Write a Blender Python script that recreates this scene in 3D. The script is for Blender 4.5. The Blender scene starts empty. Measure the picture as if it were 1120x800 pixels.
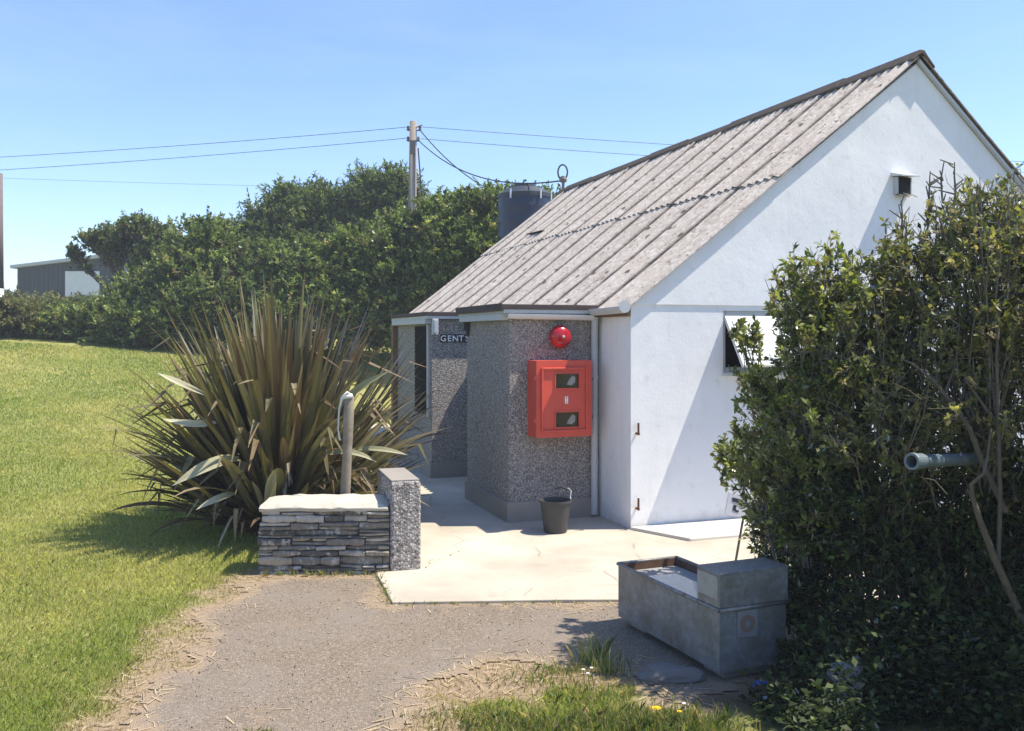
import bpy, bmesh, math, random
import numpy as np
from mathutils import Vector, Matrix, noise as mnoise

S = bpy.context.scene
C = S.collection
R = math.radians
random.seed(4)
rng = np.random.default_rng(4)
F, PX, PY, H = 1000.0, 560.0, 368.0, 1.8      # focal length (px of a 1120 px wide picture), centre, horizon, eye height

def P(px, py, Y):
    return Vector(((px-PX)/F*Y, Y, H-(py-PY)/F*Y))
def G(px, py, z=0.0):
    Y = (H-z)*F/(py-PY)
    return Vector(((px-PX)/F*Y, Y, z))

# ------------------------------------------------------------------ mesh helpers
def tag(o, label=None, cat=None, group=None, kind=None):
    if label: o['label'] = label
    if cat: o['category'] = cat
    if group: o['group'] = group
    if kind: o['kind'] = kind
    return o

def empty(name, loc=(0,0,0), rz=0.0):
    o = bpy.data.objects.new(name, None); C.objects.link(o)
    o.empty_display_size = .1
    o.location = loc; o.rotation_euler = (0,0,rz)
    return o

def link(name, me, mat, parent=None, smooth=False):
    mats = mat if isinstance(mat, (list,tuple)) else [mat]
    for m in mats: me.materials.append(m)
    if smooth: me.polygons.foreach_set('use_smooth', [True]*len(me.polygons))
    o = bpy.data.objects.new(name, me); C.objects.link(o)
    if parent: o.parent = parent
    return o

def arr_obj(name, V, Fc, mat, parent=None, tint=None, smooth=False):
    """V (n,3); Fc (m,k) uniform faces."""
    V = np.asarray(V, dtype=np.float32); Fc = np.asarray(Fc, dtype=np.int32)
    me = bpy.data.meshes.new(name)
    m, k = Fc.shape
    me.vertices.add(len(V)); me.vertices.foreach_set('co', V.ravel())
    me.loops.add(m*k); me.loops.foreach_set('vertex_index', Fc.ravel())
    me.polygons.add(m); me.polygons.foreach_set('loop_start', np.arange(0, m*k, k, dtype=np.int32))
    me.polygons.foreach_set('loop_total', np.full(m, k, dtype=np.int32))
    me.update(calc_edges=True)
    if tint is not None: set_tint(me, tint)
    return link(name, me, mat, parent, smooth)

def set_tint(me, tint):
    a = me.attributes.new('tint', 'FLOAT_COLOR', 'POINT')
    t = np.ones((len(me.vertices), 4), dtype=np.float32); t[:, :tint.shape[1]] = tint
    a.data.foreach_set('color', t.ravel())

class MB:
    """collects shapes into one mesh"""
    def __init__(s): s.v=[]; s.f=[]; s.mi=[]; s.t=[]; s.cur=0; s.tc=(1,1,1)
    def add(s, vs, fs):
        o=len(s.v); s.v += [tuple(v) for v in vs]; s.t += [s.tc]*len(vs)
        s.f += [tuple(i+o for i in f) for f in fs]; s.mi += [s.cur]*len(fs)
    def box(s, x0,x1,y0,y1,z0,z1):
        s.add([(x0,y0,z0),(x1,y0,z0),(x1,y1,z0),(x0,y1,z0),(x0,y0,z1),(x1,y0,z1),(x1,y1,z1),(x0,y1,z1)],
              [(0,3,2,1),(4,5,6,7),(0,1,5,4),(1,2,6,5),(2,3,7,6),(3,0,4,7)])
    def prism(s, poly, axis, a, b):
        """poly: 2-D outline, extruded along axis from a to b"""
        n=len(poly)
        def pt(p,c):
            return (c,p[0],p[1]) if axis=='x' else (p[0],c,p[1]) if axis=='y' else (p[0],p[1],c)
        s.add([pt(p,a) for p in poly]+[pt(p,b) for p in poly],
              [tuple(range(n-1,-1,-1)), tuple(range(n,2*n))]+[(i,(i+1)%n,n+(i+1)%n,n+i) for i in range(n)])
    def tube(s, pts, rad, n=8, cap=True):
        pts=[Vector(p) for p in pts]
        if not hasattr(rad,'__len__'): rad=[rad]*len(pts)
        vs=[]; fs=[]; prev=None
        for i,p in enumerate(pts):
            d=(pts[min(i+1,len(pts)-1)]-pts[max(i-1,0)])
            if d.length<1e-9: d=Vector((0,0,1))
            d.normalize()
            if prev is None:
                a=Vector((0,0,1)) if abs(d.z)<.9 else Vector((1,0,0)); x=d.cross(a).normalized()
            else:
                x=(prev-d*prev.dot(d)); x=x.normalized() if x.length>1e-6 else d.orthogonal().normalized()
            prev=x; y=d.cross(x)
            for k in range(n):
                an=2*math.pi*k/n; vs.append(p+(x*math.cos(an)+y*math.sin(an))*rad[i])
        for i in range(len(pts)-1):
            for k in range(n):
                fs.append((i*n+k,i*n+(k+1)%n,(i+1)*n+(k+1)%n,(i+1)*n+k))
        if cap:
            fs.append(tuple(range(n-1,-1,-1))); fs.append(tuple(range((len(pts)-1)*n,len(pts)*n)))
        s.add(vs,fs)
    def lathe(s, prof, n=24, M=None):
        """prof: (r,z) list round z; M places it"""
        M=M or Matrix.Identity(4); vs=[]; fs=[]
        for r,z in prof:
            for k in range(n):
                a=2*math.pi*k/n; vs.append(M@Vector((r*math.cos(a),r*math.sin(a),z)))
        for i in range(len(prof)-1):
            for k in range(n):
                fs.append((i*n+k,i*n+(k+1)%n,(i+1)*n+(k+1)%n,(i+1)*n+k))
        s.add(vs,fs)
    def build(s, name, mat, parent=None, bevel=0, smooth=False, seg=2, loc=None, rz=0):
        me=bpy.data.meshes.new(name); me.from_pydata(s.v,[],s.f); me.update()
        if len(set(s.t))>1: set_tint(me, np.array(s.t))
        me.polygons.foreach_set('material_index', s.mi)
        bm=bmesh.new(); bm.from_mesh(me)
        bmesh.ops.recalc_face_normals(bm, faces=bm.faces)
        if bevel:
            es=[e for e in bm.edges if len(e.link_faces)==2 and e.calc_face_angle(0)>.5]
            bmesh.ops.bevel(bm, geom=es, offset=bevel, segments=seg, affect='EDGES', profile=.5, clamp_overlap=True)
        bm.to_mesh(me); bm.free()
        o=link(name, me, mat, parent, smooth)
        if loc is not None: o.location=loc; o.rotation_euler=(0,0,rz)
        return o

# ------------------------------------------------------------------ materials
def newmat(name):
    m=bpy.data.materials.new(name); m.use_nodes=True
    nt=m.node_tree; nt.nodes.clear()
    out=nt.nodes.new('ShaderNodeOutputMaterial')
    return m, nt, out
def nd(nt, t, **kw):
    n=nt.nodes.new(t)
    for k,v in kw.items():
        if k.startswith('_'): setattr(n,k[1:],v)
        else:
            key=k.replace('__',' ')
            s=n.inputs[int(key[1:])] if key[0]=='i' and key[1:].isdigit() else n.inputs[key]
            if isinstance(v, bpy.types.NodeSocket): nt.links.new(v, s)
            else: s.default_value=v
    return n
def c4(c): return (c[0],c[1],c[2],1)
def noise(nt, co, scale, detail=3, rough=.55, dist=0):
    return nd(nt,'ShaderNodeTexNoise',Vector=co,Scale=scale,Detail=detail,Roughness=rough,Distortion=dist).outputs['Fac']
def ramp(nt, fac, stops, const=False):
    r=nd(nt,'ShaderNodeValToRGB',Fac=fac)
    if const: r.color_ramp.interpolation='CONSTANT'
    e=r.color_ramp.elements
    while len(e)<len(stops): e.new(.5)
    for i,(p,c) in enumerate(stops):
        e[i].position=p; e[i].color=c4(c) if hasattr(c,'__len__') else (c,c,c,1)
    return r.outputs['Color']
def mix(nt, fac, a, b, mode='MIX'):
    n=nt.nodes.new('ShaderNodeMix'); n.data_type='RGBA'; n.blend_type=mode
    for s,v in ((n.inputs[0],fac),(n.inputs[6],a),(n.inputs[7],b)):
        if isinstance(v, bpy.types.NodeSocket): nt.links.new(v,s)
        elif hasattr(v,'__len__'): s.default_value=c4(v)
        else: s.default_value=v
    return n.outputs[2]
def objco(nt): return nd(nt,'ShaderNodeTexCoord').outputs['Object']
def bsdf(nt, out, col, rough=.8, spec=.3, metal=0, normal=None):
    b=nd(nt,'ShaderNodeBsdfPrincipled',Roughness=rough,Metallic=metal)
    b.inputs['Specular IOR Level'].default_value=spec
    s=b.inputs['Base Color']
    if isinstance(col,bpy.types.NodeSocket): nt.links.new(col,s)
    else: s.default_value=c4(col)
    if normal is not None: nt.links.new(normal,b.inputs['Normal'])
    nt.links.new(b.outputs[0],out.inputs[0]); return b
def bump(nt, h, strength=.3, dist=.01):
    return nd(nt,'ShaderNodeBump',Height=h,Strength=strength,Distance=dist).outputs[0]

def plain(name, col, rough=.6, spec=.3, metal=0, var=.25, scale=12, bmp=.1):
    """a colour with blotchy natural variation"""
    m,nt,out=newmat(name); co=objco(nt)
    n=noise(nt,co,scale,5,.6)
    c=mix(nt,n,[x*(1-var) for x in col],[min(1,x*(1+var)) for x in col])
    bsdf(nt,out,c,rough,spec,metal,bump(nt,noise(nt,co,scale*8,3),bmp,.004))
    return m

def mat_render_white():
    m,nt,out=newmat('white_masonry_paint'); co=objco(nt)
    n=noise(nt,co,1.3,5,.65); n2=noise(nt,co,9,4,.6)
    c=mix(nt,ramp(nt,n,[(.35,0),(.75,1)]),(.84,.84,.835),(.74,.745,.75))
    c=mix(nt,ramp(nt,n2,[(.58,0),(.72,.45)]),c,(.62,.62,.60))
    st=nd(nt,'ShaderNodeMapping',Vector=co,Scale=(3.2,3.2,.35)).outputs[0]
    c=mix(nt,ramp(nt,noise(nt,st,2.6,4,.6),[(.55,0),(.8,.28)]),c,(.56,.55,.50))
    zz=nd(nt,'ShaderNodeSeparateXYZ',Vector=co).outputs[2]
    q=nd(nt,'ShaderNodeMath',_operation='ADD',i0=zz,i1=nd(nt,'ShaderNodeMath',_operation='MULTIPLY',i0=noise(nt,co,5,5,.7),i1=.5).outputs[0]).outputs[0]
    c=mix(nt,ramp(nt,q,[(.24,.5),(.42,0)]),c,(.44,.41,.35))
    h=mix(nt,.10,noise(nt,co,1.7,3,.45),noise(nt,co,34,3,.6))
    bsdf(nt,out,c,.85,.2,0,bump(nt,h,.32,.045)); return m

def mat_pebble(name='pebbledash', dark=(.035,.035,.04), light=(.50,.47,.44), scale=75, k=.5):
    m,nt,out=newmat(name); co=objco(nt)
    v=nd(nt,'ShaderNodeTexVoronoi',Vector=co,Scale=scale)
    s=nd(nt,'ShaderNodeSeparateColor',Color=v.outputs['Color']).outputs[0]
    c=ramp(nt,s,[(0,dark),(.22,(.14,.13,.13)),(.45,(.28,.26,.245)),(.72,light),(.88,(.62,.58,.54)),(1,(.26,.17,.13))])
    c=mix(nt,ramp(nt,v.outputs['Distance'],[(.35,0),(.75,.8)]),c,(.20,.185,.175))
    c=mix(nt,ramp(nt,noise(nt,co,1.8,4),[(.4,0),(.8,.45)]),c,(.36,.325,.29))
    h=nd(nt,'ShaderNodeMath',_operation='SUBTRACT',i0=1.0,i1=v.outputs['Distance']).outputs[0]
    bsdf(nt,out,c,.75,.35,0,bump(nt,h,.8,.012)); return m

def mat_concrete(name, a, b, crack=True):
    m,nt,out=newmat(name); co=objco(nt)
    n=noise(nt,co,1.1,6,.62); c=mix(nt,ramp(nt,n,[(.3,0),(.7,1)]),a,b)
    c=mix(nt,ramp(nt,noise(nt,co,60,3),[(.5,0),(.75,.3)]),c,[x*.65 for x in a])
    c=mix(nt,ramp(nt,noise(nt,co,5,5,.7,.6),[(.6,0),(.74,.5)]),c,(.33,.29,.23))
    if crack:
        d=nd(nt,'ShaderNodeTexNoise',Vector=co,Scale=1.6,Detail=4)
        cv=mix(nt,.16,co,d.outputs['Color'])
        v=nd(nt,'ShaderNodeTexVoronoi',_feature='DISTANCE_TO_EDGE',Vector=cv,Scale=1.15)
        gate=ramp(nt,noise(nt,co,1.7,2),[(.50,0),(.62,1)])
        line=ramp(nt,v.outputs['Distance'],[(0,.6),(.004,.5),(.009,0)])
        c=mix(nt,nd(nt,'ShaderNodeMath',_operation='MULTIPLY',i0=line,i1=gate).outputs[0],c,(.22,.19,.15))
    h=mix(nt,.5,noise(nt,co,6,4),noise(nt,co,110,3))
    bsdf(nt,out,c,.9,.2,0,bump(nt,h,.35,.012)); return m

def mat_asphalt():
    m,nt,out=newmat('worn_asphalt'); co=objco(nt)
    v=nd(nt,'ShaderNodeTexVoronoi',Vector=co,Scale=130)
    s=nd(nt,'ShaderNodeSeparateColor',Color=v.outputs['Color']).outputs[0]
    c=ramp(nt,s,[(0,(.125,.096,.07)),(.3,(.19,.15,.108)),(.65,(.245,.193,.142)),(.9,(.315,.253,.19)),(1,(.46,.39,.32))])
    c=mix(nt,ramp(nt,v.outputs['Distance'],[(.3,0),(.8,.7)]),c,(.17,.138,.105))
    n=noise(nt,co,1.4,6,.65); c=mix(nt,ramp(nt,n,[(.42,0),(.68,.55)]),c,(.25,.215,.18))
    c=mix(nt,ramp(nt,noise(nt,co,3.1,5,.7),[(.58,0),(.72,.55)]),c,(.30,.21,.13))
    t=nd(nt,'ShaderNodeAttribute',_attribute_name='tint').outputs['Color']
    sp=nd(nt,'ShaderNodeSeparateColor',Color=t).outputs
    f=nd(nt,'ShaderNodeMath',_operation='ADD',i0=sp[0],i1=nd(nt,'ShaderNodeMath',_operation='MULTIPLY',i0=noise(nt,co,9,5,.7),i1=.9).outputs[0]).outputs[0]
    straw=mix(nt,noise(nt,co,55,4,.7),(.21,.15,.10),(.42,.325,.22))
    c=mix(nt,ramp(nt,f,[(.66,0),(1.15,.85)]),c,straw)
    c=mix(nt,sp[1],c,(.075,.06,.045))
    h=nd(nt,'ShaderNodeMath',_operation='SUBTRACT',i0=1.0,i1=v.outputs['Distance']).outputs[0]
    bsdf(nt,out,c,.85,.3,0,bump(nt,h,.7,.008)); return m

def mat_ground():
    m,nt,out=newmat('grass_turf'); co=objco(nt)
    c=mix(nt,ramp(nt,noise(nt,co,.45,5,.6),[(.35,0),(.65,1)]),(.22,.245,.065),(.36,.335,.125))
    c=mix(nt,ramp(nt,noise(nt,co,26,4,.7),[(.35,.35),(.65,0)]),c,(.10,.13,.03))
    c=mix(nt,ramp(nt,noise(nt,co,2.6,4,.6),[(.55,0),(.8,.45)]),c,(.30,.25,.11))
    t=nd(nt,'ShaderNodeAttribute',_attribute_name='tint').outputs['Color']
    sp=nd(nt,'ShaderNodeSeparateColor',Color=t).outputs
    straw=mix(nt,noise(nt,co,60,4,.7),(.21,.15,.10),(.42,.325,.22))
    c=mix(nt,sp[0],c,straw)
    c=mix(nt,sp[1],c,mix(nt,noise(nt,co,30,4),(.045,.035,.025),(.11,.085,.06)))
    bsdf(nt,out,c,.95,.1,0,bump(nt,noise(nt,co,70,4,.7),.7,.02)); return m

def mat_leaf(name, trans=.3, gloss=.12, rough=.45):
    """colour comes from each leaf's own tint"""
    m,nt,out=newmat(name)
    t=nd(nt,'ShaderNodeAttribute',_attribute_name='tint').outputs['Color']
    d=nd(nt,'ShaderNodeBsdfDiffuse',Color=t)
    tc=mix(nt,1,t,(1.25,1.3,.55),'MULTIPLY')
    tr=nd(nt,'ShaderNodeBsdfTranslucent',Color=tc)
    a=nd(nt,'ShaderNodeMixShader',Fac=trans,i1=d.outputs[0],i2=tr.outputs[0])
    g=nd(nt,'ShaderNodeBsdfGlossy',Roughness=rough,Color=(.9,.95,1,1))
    fr=nd(nt,'ShaderNodeFresnel',IOR=1.4).outputs[0]
    fm=nd(nt,'ShaderNodeMath',_operation='MULTIPLY',i0=fr,i1=gloss*6).outputs[0]
    b=nd(nt,'ShaderNodeMixShader',Fac=fm,i1=a.outputs[0],i2=g.outputs[0])
    nt.links.new(b.outputs[0],out.inputs[0]); return m

def mat_tint(name, rough=.85, spec=.25, scale=30, bmp=.5, var=.35):
    m,nt,out=newmat(name); co=objco(nt)
    t=nd(nt,'ShaderNodeAttribute',_attribute_name='tint').outputs['Color']
    n=noise(nt,co,scale,5,.65)
    c=mix(nt,1,t,mix(nt,n,(1-var,)*3,(1+var,)*3),'MULTIPLY')
    bsdf(nt,out,c,rough,spec,0,bump(nt,noise(nt,co,scale*2,5,.65),bmp,.012)); return m

def mat_roof():
    m,nt,out=newmat('weathered_cement_sheet'); co=objco(nt)
    c=mix(nt,ramp(nt,noise(nt,co,1.1,6,.65),[(.3,0),(.7,1)]),(.56,.49,.425),(.44,.38,.325))
    st=nd(nt,'ShaderNodeMapping',Vector=co,Scale=(.5,5,.5)).outputs[0]
    c=mix(nt,ramp(nt,noise(nt,st,3,4,.6),[(.5,0),(.75,.6)]),c,(.16,.135,.12))
    c=mix(nt,ramp(nt,noise(nt,co,14,4,.7),[(.50,0),(.62,.85)]),c,(.64,.59,.53))
    c=mix(nt,ramp(nt,noise(nt,co,20,5,.75),[(.575,0),(.63,.85)]),c,(.17,.135,.11))
    tt=nd(nt,'ShaderNodeSeparateColor',Color=nd(nt,'ShaderNodeAttribute',_attribute_name='tint').outputs['Color']).outputs[0]
    c=mix(nt,nd(nt,'ShaderNodeMath',_operation='MULTIPLY',i0=tt,i1=ramp(nt,noise(nt,co,5,4,.7),[(.3,.55),(.6,1)])).outputs[0],c,(.055,.045,.04))
    bl=nd(nt,'ShaderNodeTexVoronoi',Vector=mix(nt,.04,co,nd(nt,'ShaderNodeTexNoise',Vector=co,Scale=9,Detail=3).outputs['Color']),Scale=3.6)
    c=mix(nt,ramp(nt,bl.outputs['Distance'],[(.09,.9),(.15,0)]),c,(.09,.07,.055))
    bsdf(nt,out,c,.9,.15,0,bump(nt,noise(nt,co,55,5,.7),.5,.01)); return m

def mat_galv():
    m,nt,out=newmat('galvanised_steel'); co=objco(nt)
    v=nd(nt,'ShaderNodeTexVoronoi',Vector=co,Scale=38)
    s=nd(nt,'ShaderNodeSeparateColor',Color=v.outputs['Color']).outputs[0]
    c=mix(nt,s,(.20,.21,.215),(.27,.28,.285))
    c=mix(nt,ramp(nt,noise(nt,co,4.5,5,.65),[(.42,0),(.66,.8)]),c,(.15,.13,.105))
    c=mix(nt,ramp(nt,noise(nt,co,7,5,.7),[(.62,0),(.70,.9)]),c,(.17,.075,.035))
    bsdf(nt,out,c,.5,.4,.35,bump(nt,noise(nt,co,9,4),.15,.01)); return m

def mat_water():
    m,nt,out=newmat('still_water'); co=objco(nt)
    bsdf(nt,out,(.40,.41,.40),.04,.8,0,bump(nt,noise(nt,co,14,2),.04,.01)); return m  # pale base colour stands in for the bright reflection on the water
def mat_glass(name='window_glass', col=(.03,.035,.04), rough=.06):
    m,nt,out=newmat(name); bsdf(nt,out,col,rough,.6); return m

W_WHITE=mat_render_white()
PEB=mat_pebble('pebbledash_render', dark=(.07,.068,.07), light=(.50,.465,.44), scale=95)
PEB2=mat_pebble('spar_dash', dark=(.04,.038,.036), light=(.50,.48,.45), scale=58)
CONC=mat_concrete('pale_concrete',(.56,.51,.42),(.38,.335,.265))
PLINTH=mat_concrete('plinth_concrete',(.34,.31,.27),(.25,.225,.20),False)
APRON=mat_concrete('painted_apron',(.74,.72,.68),(.52,.47,.40),False)
ASPH=mat_asphalt(); TURF=mat_ground(); ROOF=mat_roof()
RIDGE=plain('mossy_ridge',(.13,.105,.085),.95,.1,0,.5,14,.6)
FELT=plain('brown_fascia',(.075,.058,.055),.7,.2,0,.3,9)
UPVC=plain('white_plastic',(.62,.63,.63),.45,.4,0,.12,6,.05)
UPVC2=plain('grey_white_paint',(.48,.50,.52),.55,.3,0,.15,6,.05)
TIMBER=plain('weathered_brown_timber',(.20,.13,.085),.85,.2,0,.4,20,.3)
GREYWOOD=plain('grey_weathered_wood',(.25,.215,.165),.9,.15,0,.6,14,1.0)
DARK=plain('dark_recess',(.02,.02,.022),.8,.2)
LOUVRE=plain('dark_louvre',(.016,.015,.015),.8,.1)
RED=plain('red_plastic',(.60,.085,.055),.45,.4,0,.16,4,.06)
BELLRED=plain('glossy_red_enamel',(.42,.012,.022),.22,.6,0,.08,6,.03)
RUST=plain('rusty_iron',(.15,.07,.04),.85,.2,0,.4,30,.5)
BLACKPL=plain('grey_black_plastic',(.055,.053,.052),.55,.35,0,.3,10,.1)
GALV=mat_galv(); WATER=mat_water(); GLASS=mat_glass()
RUSTIN=plain('rusty_trough_lining',(.13,.075,.05),.9,.15,0,.5,9,.4)
BARK=plain('grey_bark',(.19,.17,.145),.95,.1,0,.5,25,.8)
BARKD=plain('dark_bark',(.12,.10,.08),.95,.1,0,.4,25,.8)
POLE=plain('weathered_pole',(.27,.23,.20),.9,.15,0,.3,14,.3)
POLED=plain('creosoted_pole',(.17,.14,.14),.9,.15,0,.3,14,.3)
CABLE=plain('black_cable',(.05,.05,.055),.6,.3)
PORC=plain('brown_insulator',(.16,.12,.11),.3,.5)
NAVY=plain('navy_plastic_tank',(.022,.030,.058),.38,.45,0,.2,3,.03)
TANKLID=plain('grey_tank_lid',(.045,.05,.06),.45,.4,0,.2,5,.03)
BLOCK=plain('concrete_block',(.30,.29,.27),.9,.2,0,.2,8,.3)
SIGNW=plain('white_sign_board',(.62,.62,.66),.6,.3,0,.15,10,.05)
INK=plain('dark_ink',(.03,.035,.06),.6,.3)
LETTER=plain('white_lettering',(.78,.78,.78),.5,.3,0,.05)
PIPEB=plain('grey_blue_plastic',(.135,.17,.195),.45,.4,0,.25,14,.1)
def mat_slate():
    m,nt,out=newmat('slate_stone'); co=objco(nt)
    t=nd(nt,'ShaderNodeAttribute',_attribute_name='tint').outputs['Color']
    c=mix(nt,1,t,mix(nt,noise(nt,co,24,6,.7),(.5,.5,.5),(1.5,1.45,1.35)),'MULTIPLY')
    c=mix(nt,ramp(nt,noise(nt,co,11,5,.7),[(.54,0),(.62,.8)]),c,(.58,.55,.48))
    c=mix(nt,ramp(nt,noise(nt,co,7,4,.7),[(.60,0),(.72,.6)]),c,(.27,.20,.12))
    st=nd(nt,'ShaderNodeMapping',Vector=co,Scale=(1,1,9)).outputs[0]
    bsdf(nt,out,c,.85,.25,0,bump(nt,mix(nt,.5,noise(nt,st,14,5,.7),noise(nt,co,50,4,.7)),.8,.02)); return m
STONE=mat_slate()
CAPM=mat_concrete('lime_mortar_cap',(.58,.53,.43),(.44,.40,.33),False)
ROCK=plain('pale_quartz_stone',(.24,.24,.26),.85,.2,0,.35,9,.6)
MORTAR=plain('dark_mortar',(.09,.08,.07),.95,.1)
LEAF=mat_leaf('leaf',.46,.045,.5)
LEAFFAR=mat_leaf('far_leaf',.36,.02,.6)
FLAX=mat_leaf('flax_leaf',.18,.045,.42)
GRASSM=mat_leaf('grass_blade',.48,.02,.6)
SHEDC=plain('dark_grey_cladding',(.045,.055,.062),.7,.25,0,.2,3)
SHEDW=plain('white_shed_panel',(.62,.64,.66),.7,.2,0,.1,2)
SHEDR=plain('pale_roof_edge',(.42,.44,.45),.7,.2,0,.1,2)
YELLOW=plain('yellow_petals',(.75,.48,.02),.7,.2,0,.1); PETAL=plain('white_petals',(.8,.8,.76),.7,.2,0,.05)
STEM=plain('green_stem',(.10,.16,.04),.7,.2); BLUEP=plain('blue_plastic',(.03,.10,.42),.4,.4)

# ------------------------------------------------------------------ world, sun, camera
SUN = Vector((.585,.0169,1.0)).normalized()       # towards the sun
elev=math.asin(SUN.z); az=math.atan2(SUN.x,SUN.y)
w=bpy.data.worlds.new('World'); S.world=w; w.use_nodes=True
nt=w.node_tree; nt.nodes.clear()
sky=nt.nodes.new('ShaderNodeTexSky'); sky.sky_type='NISHITA'; sky.sun_disc=False
sky.sun_elevation=elev; sky.sun_rotation=az; sky.altitude=0; sky.air_density=1.0; sky.dust_density=.35; sky.ozone_density=3.0
gco=nd(nt,'ShaderNodeTexCoord').outputs['Generated']
mp=nd(nt,'ShaderNodeMapping',Vector=gco,Scale=(1.2,1.2,5.5),Rotation=(.25,.1,0)).outputs[0]
cl=ramp(nt,noise(nt,mp,2.2,6,.6,.4),[(.50,0),(.9,.10)])
skyc=mix(nt,1,mix(nt,cl,sky.outputs[0],(6.5,7.0,7.6)),(.93,.965,1.10),'MULTIPLY')
bg=nd(nt,'ShaderNodeBackground',Color=skyc,Strength=.14)
o_=nt.nodes.new('ShaderNodeOutputWorld'); nt.links.new(bg.outputs[0],o_.inputs[0])
sl=bpy.data.lights.new('sun','SUN'); sl.energy=4.9; sl.angle=R(.55); sl.color=(1,.92,.775)
so=bpy.data.objects.new('sun',sl); C.objects.link(so)
so.rotation_euler=SUN.to_track_quat('Z','Y').to_euler(); so.location=(20,0,30)

cam=bpy.data.cameras.new('camera'); cam.lens=36*F/1120; cam.sensor_width=36; cam.sensor_fit='HORIZONTAL'
cam.shift_y=-(400-PY)/1120; cam.clip_start=.05; cam.clip_end=3000
co_=bpy.data.objects.new('camera',cam); C.objects.link(co_); co_.location=(0,0,H); co_.rotation_euler=(R(90),0,0)
S.camera=co_
S.view_settings.view_transform='Standard'; S.view_settings.look='None'
S.view_settings.exposure=.70; S.view_settings.gamma=1

# ------------------------------------------------------------------ terrain
def sst(a,b,x):
    t=np.clip((x-a)/(b-a),0,1); return t*t*(3-2*t)
def gh(x,y):
    x=np.asarray(x,dtype=float); y=np.asarray(y,dtype=float)
    r=np.maximum(0,y-8.0); z=.088*(r-1.6*(1-np.exp(-r/1.6)))
    far=y>62
    z=np.where(far,4.6*np.exp(-np.maximum(0,y-62)/60),z)
    wgt=np.maximum(sst(-2.9,-5.5,x), sst(20,26,y))
    z=z+.085*np.maximum(0,-x-8.5)*sst(11,24,y)*sst(46,30,y)*sst(-60,-20,x)
    return z*wgt + (.03*np.sin(x*.9+1)*np.sin(y*.7))*sst(-2.6,-4.5,x)
_lat={}
def vn(x,y,scale,seed):
    """2-D value noise in [0,1]"""
    if seed not in _lat: _lat[seed]=np.random.default_rng(seed).random((64,64))
    L=_lat[seed]; x=np.asarray(x)*scale+100; y=np.asarray(y)*scale+100
    xi=np.floor(x).astype(int); yi=np.floor(y).astype(int); fx=x-xi; fy=y-yi
    fx=fx*fx*(3-2*fx); fy=fy*fy*(3-2*fy)
    a=L[xi%64,yi%64]; b=L[(xi+1)%64,yi%64]; c=L[xi%64,(yi+1)%64]; d=L[(xi+1)%64,(yi+1)%64]
    return (a*(1-fx)+b*fx)*(1-fy)+(c*(1-fx)+d*fx)*fy
def sdist(poly,x,y):
    """signed distance to a polygon, inside negative"""
    x=np.asarray(x,dtype=float); y=np.asarray(y,dtype=float)
    d=np.full(x.shape,1e9); ins=np.zeros(x.shape,bool); n=len(poly)
    for i in range(n):
        ax,ay=poly[i]; bx,by=poly[(i+1)%n]; ex,ey=bx-ax,by-ay
        t=np.clip(((x-ax)*ex+(y-ay)*ey)/(ex*ex+ey*ey+1e-12),0,1)
        d=np.minimum(d,np.hypot(x-ax-t*ex,y-ay-t*ey))
        c=((ay>y)!=(by>y))&(x<(bx-ax)*(y-ay)/(by-ay+1e-12)+ax); ins^=c
    return np.where(ins,-d,d)
pp=[(287,634),(262,640),(238,664),(212,690),(196,730),(150,762),(138,778),(150,835),(250,840),(440,835),(462,792),(488,752),(540,733),(600,728),(660,738),(700,752),(745,770)]
PATH=[tuple(G(a,b)[:2]) for a,b in pp]+[(1.25,4.7),(1.9,4.9),(2.3,5.5),(2.3,6.22),(-.80,6.16),(-.95,6.88),(-1.9,6.95)]
SLAB=[(-.80,6.11),(.3,6.17),(2.7,6.2),(2.7,9.6),(-1.0,18.5),(-3.0,18.5),(-1.32,11.2),(-.98,8.6),(-1.02,6.87)]
def dryness(x,y):
    sd=sdist(PATH,x,y)+(vn(x,y,5,1)-.5)*.28+(vn(x,y,14,2)-.5)*.12
    d=1-sst(.02,.34,sd)
    # worn straw patch at the foot of the path
    cx,cy=G(545,745)[:2]
    q=np.exp(-(((x-cx)/.42)**2+((y-cy)/.30)**2))*1.25+(vn(x,y,9,3)-.5)*.7
    return np.clip(np.maximum(d,sst(.35,.8,q)),0,1), sd
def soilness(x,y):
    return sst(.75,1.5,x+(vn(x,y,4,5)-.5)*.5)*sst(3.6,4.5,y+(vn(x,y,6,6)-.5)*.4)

def axis(a,b,step,lo,hi):
    fine=list(np.arange(a,b,step)); l=[]; v=a; s=step
    while v>lo: s*=1.22; v-=s; l.append(v)
    r=[]; v=fine[-1]; s=step
    while v<hi: s*=1.22; v+=s; r.append(v)
    return np.array(l[::-1]+fine+r)
xs=axis(-6.5,4,.06,-900,900); ys=axis(1.5,11,.06,-300,1500)
X,Yg=np.meshgrid(xs,ys); Z=gh(X,Yg)
V=np.stack([X,Yg,Z],-1).reshape(-1,3)
ny,nx=X.shape
idx=np.arange(nx*ny).reshape(ny,nx)
Fq=np.stack([idx[:-1,:-1],idx[:-1,1:],idx[1:,1:],idx[1:,:-1]],-1).reshape(-1,4)
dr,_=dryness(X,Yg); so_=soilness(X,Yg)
g=arr_obj('ground',V,Fq,TURF,tint=np.stack([dr.ravel(),so_.ravel(),np.zeros(V.shape[0])],-1),smooth=True); tag(g,kind='structure')

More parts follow.
